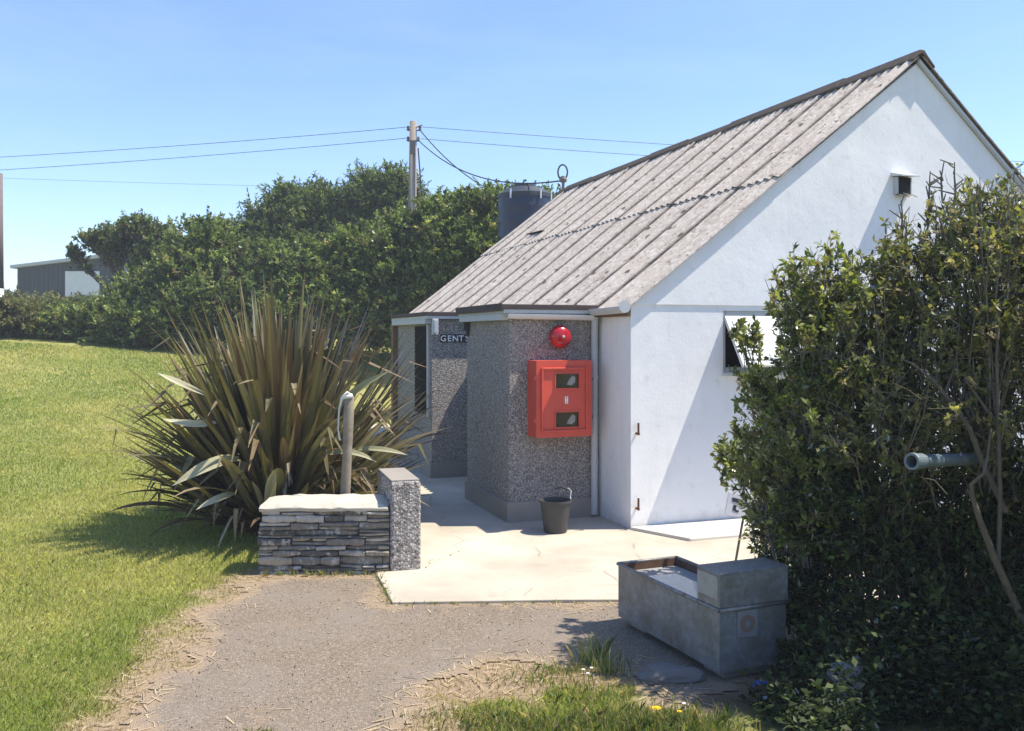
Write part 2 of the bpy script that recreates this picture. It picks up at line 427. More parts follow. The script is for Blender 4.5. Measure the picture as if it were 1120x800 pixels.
# path: a ragged sheet 4 mm above the turf
st=.03; gx=np.arange(-2.6,2.5,st); gy=np.arange(3.6,7.1,st)
X,Yg=np.meshgrid(gx,gy); sd=sdist(PATH,X,Yg)+(vn(X,Yg,5,1)-.5)*.20+(vn(X,Yg,16,2)-.5)*.10
sds=sdist(SLAB,X,Yg)
keep=(sd<0)
cell=keep[:-1,:-1]&keep[1:,:-1]&keep[:-1,1:]&keep[1:,1:]
idx=np.arange(X.size).reshape(X.shape)
Fq=np.stack([idx[:-1,:-1],idx[:-1,1:],idx[1:,1:],idx[1:,:-1]],-1)[cell]
used=np.unique(Fq); rem=np.full(X.size,-1); rem[used]=np.arange(len(used))
jx=(rng.random(X.shape)-.5)*.012; jy=(rng.random(X.shape)-.5)*.012
V=np.stack([X+jx,Yg+jy,np.full(X.shape,.004)+.004*vn(X,Yg,8,7)],-1).reshape(-1,3)[used]
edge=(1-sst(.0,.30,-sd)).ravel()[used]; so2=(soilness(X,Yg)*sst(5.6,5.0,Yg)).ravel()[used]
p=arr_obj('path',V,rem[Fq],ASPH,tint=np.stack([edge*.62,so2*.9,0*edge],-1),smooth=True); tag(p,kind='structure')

# concrete paving slab
b=MB(); b.prism(SLAB,'z',-.05,.024); b.build('concrete_paving',CONC,bevel=.006); tag(bpy.data.objects['concrete_paving'],kind='structure')

# ------------------------------------------------------------------ the toilet block (local axes: t along gable, s along the ridge)
ANG=math.atan2(.3387,.9409); CX,CY=1.093,8.41
CO,SI=math.cos(ANG),math.sin(ANG)
def Bw(t,s,z=0): return Vector((CX+CO*t-SI*s, CY+SI*t+CO*s, z))
root=empty('toilet_block',(CX,CY,0),ANG)
tag(root,'white rendered toilet block with lichened corrugated roof and grey pebbledash porches','building')
TR,ZR,KL,ZE,LEN=3.31,4.70,.7795,2.12,9.39
KR=.85; TW=6.15
def rz_(t): return ZE+KL*t if t<=TR else ZR-KR*(t-TR)
# gable wall with window opening
WT0,WT1,WZ0,WZ1=.985,2.5,1.455,2.045
b=MB(); b.box(0,WT0,0,.2,0,2.09); b.box(WT1,TW,0,.2,0,2.09); b.box(WT0,WT1,0,.2,0,WZ0); b.box(WT0,WT1,0,.2,WZ1,2.09)
b.build('lower_gable_wall',W_WHITE,root)
b=MB(); b.prism([(0.0,2.0905),(TW,2.0905),(TW,rz_(TW)-.06),(TR,ZR-.06),(.03,2.0905+.03)],'y',-.013,.2); b.build('upper_gable_wall',W_WHITE,root,bevel=.006)
b=MB(); b.box(0,.2,.201,LEN,0,2.07); b.build('side_wall',W_WHITE,root)
b=MB(); b.box(TW-.2,TW,.201,LEN,0,2.07); b.build('side_wall',W_WHITE,root)
b=MB(); b.prism([(.201,0),(TW-.201,0),(TW-.201,rz_(TW)-.1),(TR,ZR-.09),(.201,2.1)],'y',LEN-.2,LEN-.001); b.build('rear_gable_wall',W_WHITE,root)
b=MB(); b.box(.2,TW-.2,.2,LEN-.2,-.05,.04); b.build('floor',PLINTH,root)

# roof sheets
def sheets(mb, tA, zA, tB, zB, s0, s1, lift0, rs):
    L=math.hypot(tB-tA,zB-zA); d=((tB-tA)/L,(zB-zA)/L); nrm=(-d[1],d[0]) if tB>tA else (d[1],-d[0])
    Wd=.70; pitch=.14; s=s0; k=0
    while s<s1-.01:
        e=min(s+Wd+.04,s1); n=max(4,int((e-s)/pitch*8)); m=5
        off=lift0+rs.uniform(-.002,.004); du=rs.uniform(-.02,.02); tw=rs.uniform(-.004,.004)
        top=[];bot=[];tt=[]
        for j in range(m+1):
            q=j/m; sag=-.012*math.sin(math.pi*q)
            for i in range(n+1):
                sv=s+(e-s)*i/n
                a=.0145*math.cos(2*math.pi*sv/pitch)+off+.024*(1-i/n)+sag+tw*q
                l=q*L+(du if j in (0,) else 0)
                tt.append(((1.0 if i<=1 else .5 if i==2 else 0.0) if k else 0.0,)*3)
                top.append((tA+d[0]*l+nrm[0]*a, sv, zA+d[1]*l+nrm[1]*a))
                a-=.009; bot.append((tA+d[0]*l+nrm[0]*a, sv, zA+d[1]*l+nrm[1]*a))
        N=len(top); w_=n+1; fs=[]
        for j in range(m):
            for i in range(n):
                a0=j*w_+i; fs.append((a0,a0+1,a0+w_+1,a0+w_)); fs.append((N+a0,N+a0+w_,N+a0+w_+1,N+a0+1))
        for i in range(n):
            fs.append((i,N+i,N+i+1,i+1)); a0=m*w_+i; fs.append((a0,a0+1,N+a0+1,N+a0))
        for j in range(m):
            a0=j*w_; fs.append((a0,a0+w_,N+a0+w_,N+a0)); a0=j*w_+n; fs.append((a0,N+a0,N+a0+w_,a0+w_))
        mb.add(top+bot,fs); mb.t[-2*N:]=tt+[(.6 if k else .1,)*3]*N; s+=Wd; k+=1
rs=random.Random(3)
S0,S1=-.075,LEN+.06
b=MB(); tm=TR*.5
sheets(b,-.10,rz_(-.10),tm+.06,rz_(tm+.06),S0,S1,-.012,rs)
sheets(b,tm-.08,rz_(tm-.08),TR-.02,rz_(TR-.02),S0,S1,.001,rs)
sheets(b,TW+.14,rz_(TW+.14),TR+1.35,rz_(TR+1.35),S0,S1,-.012,rs)
sheets(b,TR+1.5,rz_(TR+1.5),TR+.02,rz_(TR+.02),S0,S1,.022,rs)
roof=b.build('roof',ROOF,root)
b=MB(); s=S0-.02; k=0
while s<S1:
    e=min(s+1.15,S1+.02); dz=rs.uniform(-.008,.012)
    wl=rs.uniform(.11,.135)
    prof=[(TR-wl,rz_(TR-wl)+.055),(TR-.07,ZR+.02),(TR-.03,ZR+.065),(TR+.03,ZR+.065),(TR+.07,ZR+.015),(TR+.17,rz_(TR+.17)+.055),
          (TR+.165,rz_(TR+.17)+.035),(TR+.06,ZR-.01),(TR,ZR+.03),(TR-.06,ZR-.005),(TR-wl+.01,rz_(TR-wl)+.03)]
    b.prism([(a,z+dz) for a,z in prof],'y',s,e+.0); s=e+.004; k+=1
b.build('ridge_cap',RIDGE,roof,bevel=.006)
# dark lifted slip of sheet near the lap, and a moss clump lower down
sx,tx=6.75,1.80
b=MB()
for i in range(3):
    b.box(tx-.02,tx+.16,sx+i*.2,sx+i*.2+.19,rz_(tx)+.035+i*.004,rz_(tx)+.06+i*.004)
b.build('slate_patch',DARK,roof,bevel=.004)
# thin verge strip under the sheets
b=MB(); b.prism([(TR,ZR-.06),(TR,ZR-.02),(TW+.06,rz_(TW+.06)-.02),(TW+.06,rz_(TW+.06)-.06)],'y',-.055,-.016); b.build('bargeboard',UPVC2,root)

# eave: white ribbed gutter piece over brown fascia at the near corner
b=MB(); b.box(-.035,-.003,.0,.68,1.985,2.06); b.build('fascia',TIMBER,root)
def gutter(mb, p0, p1, r=.055, up=.0, ribs=0):
    p0=Vector(p0);p1=Vector(p1); d=(p1-p0); L=d.length; d.normalize(); x=d.cross(Vector((0,0,1))).normalized()
    n=10; vs=[];fs=[]; m=max(1,ribs)
    for j in range(m+1):
        c=p0+d*(L*j/m); rr=r*(1+(.07 if (j%2) else 0))
        for k in range(n+1):
            a=math.pi+math.pi*k/n; vs.append(c+x*rr*math.cos(a)+Vector((0,0,rr*math.sin(a)+up)))
        for k in range(n,-1,-1):
            a=math.pi+math.pi*k/n; r2=rr-.006; vs.append(c+x*r2*math.cos(a)+Vector((0,0,r2*math.sin(a)+up+.001)))
    q=2*(n+1)
    for j in range(m):
        for k in range(q): fs.append((j*q+k,j*q+(k+1)%q,(j+1)*q+(k+1)%q,(j+1)*q+k))
    fs.append(tuple(range(q-1,-1,-1))); fs.append(tuple(range(m*q,(m+1)*q)))
    mb.add(vs,fs)
b=MB(); gutter(b,(-.10,-.075,2.072),(-.10,.62,2.06),.058,0,24)
b.lathe([(.0005,0),(.058,0),(.058,.004),(.0005,.004)],20,Matrix.Translation((-.10,-.075,2.07))@Matrix.Rotation(R(90),4,'X'))
b.build('eave_gutter',UPVC2,root)

# gable window: frame, open top-hung sash, sill, dark inside
wnd=MB()
f=.045
wnd.box(WT0,WT0+f,.03,.10,WZ0,WZ1); wnd.box(WT1-f,WT1,.03,.10,WZ0,WZ1); wnd.box(WT0+f,WT1-f,.03,.10,WZ0,WZ0+f); wnd.box(WT0+f,WT1-f,.025,.10,WZ1-.05,WZ1)
win=wnd.build('window',UPVC2,root,bevel=.004)
b=MB(); b.box(WT0-.02,WT1+.02,-.035,.03,WZ0-.035,WZ0-.001); b.build('sill',UPVC2,win,bevel=.005)
def slanted(mb,t0,t1,za,ya,zb,yb,th):
    d=Vector((0,yb-ya,zb-za)).normalized(); n=Vector((0,-d.z,d.y))*th
    q=[Vector((t0,ya,za)),Vector((t1,ya,za)),Vector((t1,yb,zb)),Vector((t0,yb,zb))]
    mb.add(q+[v+n for v in q],[(0,1,2,3),(7,6,5,4),(0,4,5,1),(1,5,6,2),(2,6,7,3),(3,7,4,0)])
A,Bb=(1.995,.0),(1.53,-.31)          # hinge (z,y) and free edge
def lp(q): return A[0]+(Bb[0]-A[0])*q, A[1]+(Bb[1]-A[1])*q
b=MB(); T0,T1=WT0+.02,WT1-.02
for (t0,t1,qa,qb) in ((T0,T0+.06,0,1),(T1-.06,T1,0,1),(T0+.06,T1-.06,0,.11),(T0+.06,T1-.06,.89,1)):
    za,ya=lp(qa); zb,yb=lp(qb); slanted(b,t0,t1,za,ya,zb,yb,.035)
b.build('sash',UPVC,win)
b=MB(); za,ya=lp(.1); zb,yb=lp(.9); slanted(b,T0+.055,T1-.055,za+.008,ya-.006,zb+.008,yb-.006,.012); b.build('obscure_pane',plain('obscured_white_glass',(.62,.65,.66),.25,.5,0,.05),win)
b=MB(); b.box(WT0-.05,WT1+.05,.75,.78,.9,2.3); b.build('dark_inside_sheet',DARK,root)  # near-black sheet painted as the shaded room behind the window
# wall vent with hood
vt,vz=3.10,3.36
b=MB(); b.box(vt-.075,vt+.075,-.075,-.014,vz-.10,vz+.07); v_=b.build('wall_vent',DARK,root)
b=MB(); b.prism([(-.014,vz+.125),(-.16,vz+.085),(-.16,vz+.070),(-.014,vz+.09)],'x',vt-.12,vt+.12); b.build('hood',UPVC,v_)
for q in (-1,1):
    b=MB(); b.box(vt+q*.085-.008,vt+q*.085+.008,-.07,-.014,vz-.10,vz+.075); b.build('cheek',UPVC2,v_)
b=MB()
for i in range(9):
    a=random.uniform(-.08,.09); b.tube([(vt+a,-.05,vz-.10+random.uniform(-.01,.02)),(vt+a+random.uniform(-.03,.06),-.09-random.random()*.03,vz-.115+random.uniform(-.02,.015))],.006,5)
b.build('nest_straw',plain('pale_straw',(.5,.45,.35),.9),v_)

# porches
def porch(s0,s1,window=False,label=None):
    b=MB(); b.box(-.95,-.002,s0,s1,.0,2.015); pr=b.build('porch',PEB,root,bevel=.008)
    if label: pr['label']=label
    b=MB(); b.box(-.972,-.003,s0-.022,s1+.022,0,.215); b.build('plinth',PLINTH,pr,bevel=.008)
    b=MB(); b.box(-1.03,-.055,s0-.085,s1+.06,2.018,2.055); b.build('soffit',UPVC2,pr)
    b=MB(); b.box(-1.05,-.06,s0-.10,s1+.06,2.056,2.104); b.build('flat_roof',FELT,pr,bevel=.006)
    b=MB(); b.box(-1.032,-.953,s0+.0,s1+.02,1.955,2.017); b.build('fascia_board',UPVC2,pr,bevel=.003)
    return pr
p1=porch(.68,2.04)
b=MB(); b.box(-1.065,-1.052,.57,2.10,2.04,2.112); b.build('felt_upstand',FELT,p1,bevel=.004)
b=MB(); gutter(b,(-.99,.625,2.012),(-.10,.625,2.004),.047,0,1); b.build('gutter',UPVC,p1)
b=MB(); b.tube([(-.075,.615,1.99),(-.075,.62,1.93),(-.071,.64,1.86),(-.071,.64,.05)],.033,12)
b.build('downpipe',UPVC2,p1,smooth=False)
for z in (.56,1.4):
    b=MB(); b.lathe([(.034,-.02),(.039,-.02),(.039,.02),(.034,.02)],12,Matrix.Translation((-.071,.64,z))); b.build('pipe_clip',UPVC2,p1)
b=MB(); b.box(-1.02,-.96,1.93,2.0,1.86,1.95); b.box(-.985,-.955,1.95,1.98,1.80,1.86); b.build('lamp_bracket',BLACKPL,p1,bevel=.004)
p2=porch(3.56,5.47)
b=MB(); b.box(-.965,-.945,3.68,4.37,.80,1.93)
wo=b.build('louvred_opening',LOUVRE,p2)
b=MB()
for i in range(22):
    z=.84+i*.05; b.box(-.978,-.966,3.71,4.34,z,z+.012)
b.build('slats',LOUVRE,wo)
b=MB(); b.box(-.985,-.951,3.625,3.678,.78,1.95); b.build('frame',UPVC2,wo,bevel=.004)
b=MB(); b.box(-1.02,-.945,5.48,5.60,.0,2.0); b.build('corner_post',TIMBER,p2,bevel=.006)
b=MB(); b.box(-.985,-.915,3.36,3.42,1.82,2.015); b.box(-.98,-.93,3.31,3.355,1.84,2.0); b.build('soffit_bracket',UPVC2,p2,bevel=.004)
# apron along the gable foot
b=MB(); b.prism([(-.02,-.012),(.25,-.62),(3.2,-.60),(3.2,-.012)],'z',.0,.052)
ap=b.build('painted_apron',APRON,bevel=.012,loc=(CX,CY,0),rz=ANG); tag(ap,kind='structure')

def place(o,t,s,z): o.location=Bw(t,s,z); o.rotation_euler=(0,0,ANG); return o
# gate pintles
for i,(z,lb) in enumerate(((.905,'upper rusty gate hook on the white wall corner, at chest height'),(.215,'lower rusty gate hook on the white wall corner, just above the ground'))):
    r_=empty('gate_hook'); place(r_,.055,0,z); tag(r_,lb,'gate hook','rusty gate hooks on the wall corner')
    b=MB(); b.tube([(0,.03,0),(0,-.055,0)],.011,8); b.build('shank',RUST,r_)
    b=MB(); b.tube([(0,-.045,-.012),(0,-.045,.10)],[.011,.010],8); b.build('pin',RUST,r_)

# fire point cabinet
cab=empty('fire_cabinet'); place(cab,-.475,.68,.845); tag(cab,'bright red fire extinguisher cabinet with two little windows on the pebbledash porch','cabinet')
cw,ch_,cd=.285,.725,.21
b=MB(); b.box(-cw,cw,-.02,-.002,0,ch_); b.box(-cw,-cw+.02,-cd,-.02,0,ch_); b.box(cw-.02,cw,-cd,-.02,0,ch_); b.box(-cw+.02,cw-.02,-cd,-.02,0,.02); b.box(-cw+.02,cw-.02,-cd,-.02,ch_-.02,ch_)
b.build('body',RED,cab,bevel=.004)
wl,wr=-.09,.15; wz=[(.095,.235),(.465,.60)]
b=MB()
y0,y1=-cd-.03,-cd-.002
b.box(-cw,wl,y0,y1,0,ch_); b.box(wr,cw,y0,y1,0,ch_)
b.box(wl,wr,y0,y1,0,wz[0][0]); b.box(wl,wr,y0,y1,wz[0][1],wz[1][0]); b.box(wl,wr,y0,y1,wz[1][1],ch_)
dr_=b.build('door',RED,cab)
b=MB()   # raised bezel panel
b.prism([(-cw+.045,.05),(cw-.05,.05),(cw-.05,ch_-.065),(-cw+.045,ch_-.065)],'y',y0-.0005,y0-.001)
x0,x1,z0,z1=-cw+.045,cw-.05,.05,ch_-.065
for (a,bb,c_,d) in ((x0,x0+.02,z0,z1),(x1-.02,x1,z0,z1),(x0+.02,x1-.02,z0,z0+.02),(x0+.02,x1-.02,z1-.02,z1)): b.box(a,bb,y0-.02,y0-.001,c_,d)
b.v=b.v[8:]; b.t=b.t[8:]; b.f=[tuple(i-8 for i in f_) for f_ in b.f[6:]]; b.mi=b.mi[6:]
b.build('raised_border',RED,dr_,bevel=.006)
for (a,c_) in wz:
    b=MB(); b.box(wl+.002,wr-.002,y1-.008,y1-.003,a+.002,c_-.002)
    pn=b.build('pane',mat_glass('cabinet_window',(.025,.022,.022),.1),dr_)
    b=MB()
    for (p,q,r0,r1) in ((wl-.012,wl,a-.012,c_+.012),(wr,wr+.012,a-.012,c_+.012),(wl,wr,a-.012,a),(wl,wr,c_,c_+.012)): b.box(p,q,y0-.008,y0-.001,r0,r1)
    b.build('window_rim',RED,pn)
    b=MB(); b.add([(.03,y1-.0095,a+.03),(.085,y1-.0095,a+.022),(.118,y1-.0095,a+.05),(.12,y1-.0095,a+.10),(.09,y1-.0095,a+.115),(.062,y1-.0095,a+.085),(.045,y1-.0095,a+.06)],[(0,1,2,3,4,5,6)]); b.build('extinguisher_label',plain('dull_label',(.30,.29,.28),.6,.3,0,.5,25),pn)
b=MB()
for dx in (-.016,.004): b.box(.02+dx,.02+dx+.012,y0-.004,y0-.001,.315,.385)
b.box(.018,.026,y0-.0045,y0-.001,.34,.36)
b.build('emblem',LETTER,dr_)
for z in (.14,.54):
    b=MB(); b.tube([(-cw-.008,-cd-.01,z),(-cw-.008,-cd-.01,z+.045)],.012,10); b.box(-cw-.012,-cw+.01,-cd-.028,-cd+.01,z+.01,z+.035); b.build('hinge',RED,cab,bevel=.002)
for z in (.17,.53):
    b=MB(); b.box(cw,cw+.012,-cd-.032,-cd+.02,z,z+.03); b.build('latch',BLACKPL,cab,bevel=.003)
# alarm bell
bell=empty('alarm_bell'); place(bell,-.435,.68,1.795); tag(bell,'round glossy red fire alarm bell above the red cabinet','alarm bell')
Mx=Matrix.Rotation(R(90),4,'X')
b=MB(); b.lathe([(.0,.075),(.03,.074),(.06,.068),(.085,.055),(.103,.035),(.112,.010),(.110,.0),(.0,.0)],36,Matrix.Translation((0,-.035,0))@Mx); b.build('gong',BELLRED,bell,smooth=True)
b=MB(); b.lathe([(.0,.035),(.085,.035),(.09,.0),(.0,.0)],24,Mx); b.build('backplate',RED,bell)
b=MB(); b.lathe([(.0,.016),(.010,.014),(.014,.0)],14,Matrix.Translation((.006,-.108,0.0))@Mx); b.build('centre_nut',UPVC2,bell,smooth=True)

# GENTS sign: five little black tiles with white letters
sg=empty('gents_sign'); place(sg,-.80,3.56,1.725); tag(sg,'small black GENTS sign of white letters on the shaded porch wall','sign')
b=MB()
for i in range(5): b.box(i*.078-.036,i*.078+.036,-.012,-.001,0,.10)
b.build('plate',plain('black_plate',(.02,.02,.022),.5,.3),sg,bevel=.002)
def text_mesh(txt,size,name,mat,parent,loc,rot=(R(90),0,0),ext=.002,align='CENTER',bold=0):
    cu=bpy.data.curves.new(name,'FONT'); cu.body=txt; cu.size=size; cu.extrude=ext; cu.align_x=align; cu.offset=bold
    tmp=bpy.data.objects.new('tmp',cu); C.objects.link(tmp)
    me=bpy.data.meshes.new_from_object(tmp.evaluated_get(bpy.context.evaluated_depsgraph_get()))
    C.objects.unlink(tmp); bpy.data.objects.remove(tmp); me.name=name; me.materials.clear()
    o=link(name,me,mat,parent); o.location=loc; o.rotation_euler=rot; return o
for i,c_ in enumerate('GENTS'):
    text_mesh(c_,.105,'letter',LETTER,sg,(i*.078,-.0135,.0125),bold=.002)

# ------------------------------------------------------------------ stone wall, pillar, post
sw=empty('stone_wall',(-1.92,6.9,0),R(1)); tag(sw,'low dry slate wall with a rounded white mortar cap','wall')
b=MB(); b.box(.03,.985,.03,.36,-.05,.485); b.build('core',MORTAR,sw)
b=MB(); rs=random.Random(11); z=-.01
cols=[(.32,.295,.26),(.22,.20,.175),(.15,.14,.125),(.44,.41,.37),(.36,.31,.25),(.26,.24,.215),(.54,.51,.47),(.23,.205,.17)]
def stone(x0,x1,y0,y1,z0,z1):
    k_=rs.uniform(.75,1.25); b.tc=tuple(c*k_ for c in rs.choice(cols))
    sl=rs.uniform(-.008,.008); n=max(2,int((x1-x0)/.05)); top=[];
    outer=[]
    for i in range(n+1):
        x=x0+(x1-x0)*i/n; e=.35 if i in (0,n) else 1
        yy=y0+rs.uniform(-.010,.010)+(.006 if e<1 else 0)
        zc=(z0+z1)/2+sl*(i/n-.5); hh=(z1-z0)/2*(.86 if e<1 else 1)*rs.uniform(.72,1.05)
        outer.append([(x,yy+.006,zc-hh),(x,yy,zc-hh*.55),(x,yy-.001,zc+hh*.5),(x,yy+.008,zc+hh),(x,y1,zc+hh),(x,y1,zc-hh)])
    vs=[v for o in outer for v in o]; fs=[]
    for i in range(n):
        for k in range(6): fs.append((i*6+k,i*6+(k+1)%6,(i+1)*6+(k+1)%6,(i+1)*6+k))
    fs.append((0,1,2,3,4,5)); fs.append(tuple(n*6+k for k in (5,4,3,2,1,0)))
    b.add(vs,fs)
while z<.485:
    hh=rs.choice([.016,.022,.028,.034,.044,.058,.07]); hh=min(hh,.495-z) if .495-z>.012 else .02
    x=0+rs.uniform(-.012,.02)+z*.035
    while x<.985:
        L=rs.uniform(.09,.34); e=min(x+L,.99)
        if .99-e<.05: e=.99
        sub=rs.random()
        yo=rs.uniform(-.020,.020)
        if hh>.036 and sub<.4:
            stone(x,e,yo,.12,z,z+hh*.48); stone(x+.004,e-.004,yo+rs.uniform(-.01,.01),.12,z+hh*.52,z+hh)
        else: stone(x,e,yo,.12,z,z+hh*.97)
        x=e+rs.uniform(.003,.009)
    # the end face
    y=.125
    while y<.34:
        e=min(y+rs.uniform(.08,.2),.37); 
        if e-y>.03: stone(-.004+z*.035+rs.uniform(-.01,.01),.11,y,e,z,z+hh*.95)
        y=e+.006
    z+=hh
b.build('slate_courses',STONE,sw)
b=MB(); n=16; ring=[]
for i in range(n+1):
    x=.012+.985*i/n*.985; e=1-.35*(abs(i/n-.5)*2)**8; j=lambda k=.006: rs.uniform(-k,k)
    ring.append([(x,-.012+j(),.478+j(.005)),(x,-.02+j(),.505+j()),(x,.03+j(),.478+.058*e+j(.006)),(x,.15,.478+.072*e+j(.006)),(x,.30,.478+.076*e+j(.006)),(x,.37+j(),.478+.05*e),(x,.375,.478)])
vs=[v for r_ in ring for v in r_]; fs=[]
for i in range(n):
    for k in range(7): fs.append((i*7+k,i*7+(k+1)%7,(i+1)*7+(k+1)%7,(i+1)*7+k))
fs.append(tuple(range(6,-1,-1))); fs.append(tuple(n*7+k for k in range(7)))
b.add(vs,fs); b.build('mortar_cap',CAPM,sw,bevel=.006,seg=2)
pl=empty('wall_pillar',(-.915,6.905,0),R(17)); tag(pl,'short speckled spar dash wall end standing against the slate wall','wall')
b=MB(); b.box(0,.232,0,.68,-.04,.695); b.build('shaft',PEB2,pl,bevel=.02,seg=3)
b=MB(); b.box(.006,.226,.03,.67,.6955,.708); b.build('coping',PLINTH,pl,bevel=.006)
# timber post
pt=empty('timber_post',(-1.335,7.45,0)); tag(pt,'grey weathered timber post with frayed white wire standing behind the slate wall','post')
b=MB(); b.tube([(-.035,0,-.1),(-.03,0,.4),(-.012,.005,.8),(.0,0,1.1),(.008,0,1.30),(.008,0,1.315)],[.045,.044,.039,.044,.042,.034],9); b.build('shaft',GREYWOOD,pt,smooth=True)
b=MB(); b.tube([(.03,-.02,1.32),(0,-.03,1.345),(-.045,-.03,1.30),(-.07,-.02,1.2),(-.078,-.02,1.05),(-.068,-.02,.98),(-.06,-.02,.955)],[.009,.013,.012,.008,.007,.009,.012],7)
b.tube([(-.045,-.03,1.30),(0.04,-.03,1.318)],[.014,.02],7); b.build('wire',plain('white_wire',(.6,.6,.56),.6),pt,smooth=True)

# ------------------------------------------------------------------ bucket
bk=empty('bucket',(.395,8.30,.025),R(10)); tag(bk,'grey black plastic bucket standing below the red cabinet','bucket')
b=MB(); b.lathe([(.0,.0),(.10,.0),(.105,.01),(.138,.27),(.150,.272),(.150,.292),(.140,.292),(.132,.268),(.098,.02),(.0,.02)],28); b.build('pail',BLACKPL,bk,smooth=False)
b=MB(); b.tube([(.146,0,.27),(.142,.02,.31),(.155,.035,.36),(.13,.04,.385),(.08,.03,.37)],.006,6); b.build('handle',UPVC2,bk)
b=MB(); b.tube([(.02,.07,.39),(.07,.05,.40),(.12,.02,.375)],[.016,.014,.012],6); b.build('grip',BLACKPL,bk)

# ------------------------------------------------------------------ trough
A0=Vector((1.074,4.73,0)); dirL=Vector((-.407,.97,0)); LT=1.06; dirL.normalize()
tr=empty('water_trough',A0,math.atan2(dirL.y,dirL.x)); tag(tr,'galvanised metal water trough with a covered float box, half in the hedge','trough')
# local x along the length (away from camera), -y across towards the hedge
TWd=.425; zb,zt=.055,.38; th=.006
b=MB()
b.box(0,LT,-.0,-th,zb,zt) if False else b.box(0,LT,-th,0,zb,zt)
b.box(0,LT,-TWd,-TWd+th,zb,zt); b.box(0,th,-TWd+th,-th,zb,zt); b.box(LT-th,LT,-TWd+th,-th,zb,zt); b.box(th,LT-th,-TWd+th,-th,zb,zb+th)
ba=b.build('basin',GALV,tr)
b=MB(); r_=.011
b.tube([(0,.004,zt),(LT,.004,zt)],r_,8); b.tube([(0,-TWd-.004,zt),(LT,-TWd-.004,zt)],r_,8); b.tube([(-.004,0,zt),(-.004,-TWd,zt)],r_,8); b.tube([(LT+.004,0,zt),(LT+.004,-TWd,zt)],r_,8); b.build('rolled_rim',GALV,ba,smooth=True)
b=MB(); e=.0015
b.box(.20,LT-th-e,-th-e-.002,-th-e,zb+.02,zt-.012); b.box(.20,LT-th-.004,-TWd+th+e,-TWd+th+e+.002,zb+.02,zt-.004); b.box(LT-th-e-.003,LT-th-e,-TWd+.01,-.012,zb+.02,zt-.004); b.build('rusty_lining',RUSTIN,ba)
b=MB(); b.box(th+.01,LT-th-.01,-TWd+.014,-.014,zt-.052,zt-.047); b.build('water',WATER,tr)
cv=MB(); c0,c1,z2=.0,.20,.565
cv.box(c0-.012,c1,-TWd-.012,.012,z2,z2+.008); cv.box(c0-.008,c0-.002,-TWd-.008,.008,zt+.012,z2); cv.box(c0-.002,c1-.01,.002,.008,zt+.012,z2); cv.box(c0-.002,c1-.01,-TWd-.008,-TWd-.002,zt+.012,z2)
cvo=cv.build('float_cover',GALV,tr,bevel=.003)
b=MB(); b.box(c1-.01,c1-.004,-TWd+.0,.0,zt-.06,z2-.002); b.build('cover_back',RUSTIN,cvo)
b=MB(); b.box(c0+.004,c1-.014,.0085,.0105,zt+.055,z2-.012); b.build('pale_side_plate',plain('dull_pale_plate',(.36,.35,.31),.7,.2,0,.3,14),cvo)
b=MB(); b.box(-.0085,-.0025,-.235,-.105,.225,.365); lbp=b.build('label_plate',plain('faded_label',(.20,.21,.22),.6),tr)
b=MB(); b.lathe([(.022,0),(.045,0),(.045,.003),(.022,.003)],24,Matrix.Translation((-.0088,-.17,.295))@Matrix.Rotation(R(-90),4,'Y')); b.build('ring_mark',plain('rust_ring',(.20,.135,.10),.8),lbp)
for x in (.14,.92):
    b=MB(); b.box(x-.09,x+.09,-.38,-.06,-.02,zb-.001); b.build('support_block',PLINTH,tr,bevel=.006)

# ------------------------------------------------------------------ utility poles, wires
PYD=30
pb=P(452,0,PYD)
up=empty('utility_pole',(pb.x,PYD,float(gh(pb.x,PYD)))); tag(up,'weathered timber electricity pole behind the bushes, with insulators and crossing wires','utility pole')
zt_=P(452,133,PYD).z-up.location.z
b=MB(); b.tube([(-.08,0,-.4),(0,0,zt_)],[.17,.115],14); b.build('shaft',POLE,up,smooth=True)
for (x,z) in ((-.17,-.25),(-.17,-.60),(.22,-.25),(.17,-.60)):
    b=MB(); b.lathe([(.0,.0),(.05,.0),(.055,.05),(.035,.07),(.05,.10),(.03,.15),(.0,.16)],10,Matrix.Translation((x,0,zt_+z-.05))); b.tube([(0,0,zt_+z-.05),(x,0,zt_+z-.05)],.02,6); b.build('insulator',PORC,up)
b=MB(); b.box(-.09,.09,-.16,-.11,zt_-1.1,zt_-.65); b.build('fuse_box',PORC,up)
b=MB(); b.tube([(.0,-.05,zt_-.25),(.30,-.05,zt_-.13)],.02,6); b.build('bracket',PORC,up)
b=MB(); b.tube([(.17,-.1,zt_-.9),(.27,-.1,zt_-2.2),(.34,-.1,zt_-3.2),(.3,-.1,zt_-6)],.025,6); b.build('down_cable',CABLE,up)
lq=P(-1.5,0,26); lz=float(gh(lq.x,26))
up2=empty('utility_pole',(lq.x,26,lz)); tag(up2,'dark creosoted pole cut off by the left edge, standing before the far shed','utility pole')
zt2=P(0,190,26).z-lz
zw=P(0,316,26).z-lz
b=MB(); b.tube([(0,0,zw),(0,0,zt2)],[.13,.105],12); b.build('shaft',POLED,up2,smooth=True)
b=MB(); b.tube([(0,0,-.3),(0,0,zw)],[.135,.131],12); b.build('white_base',SIGNW,up2,smooth=True)
def wire(p0,p1,sag,label,rad=.009,n=18,group='overhead wires at the pole'):
    b=MB(); pts=[]
    for i in range(n+1):
        q=i/n; v=p0.lerp(p1,q); v.z-=4*sag*q*(1-q); pts.append(v)
    b.tube(pts,rad,5,False); o=b.build('overhead_wire',CABLE); tag(o,label,'wire',group); return o
wire(P(448,139,PYD),P(-420,188,34),.25,'higher of the two wires running left from the pole across open sky')
wire(P(448,151,PYD),P(-420,204,34),.25,'lower of the two wires running left from the pole across open sky')
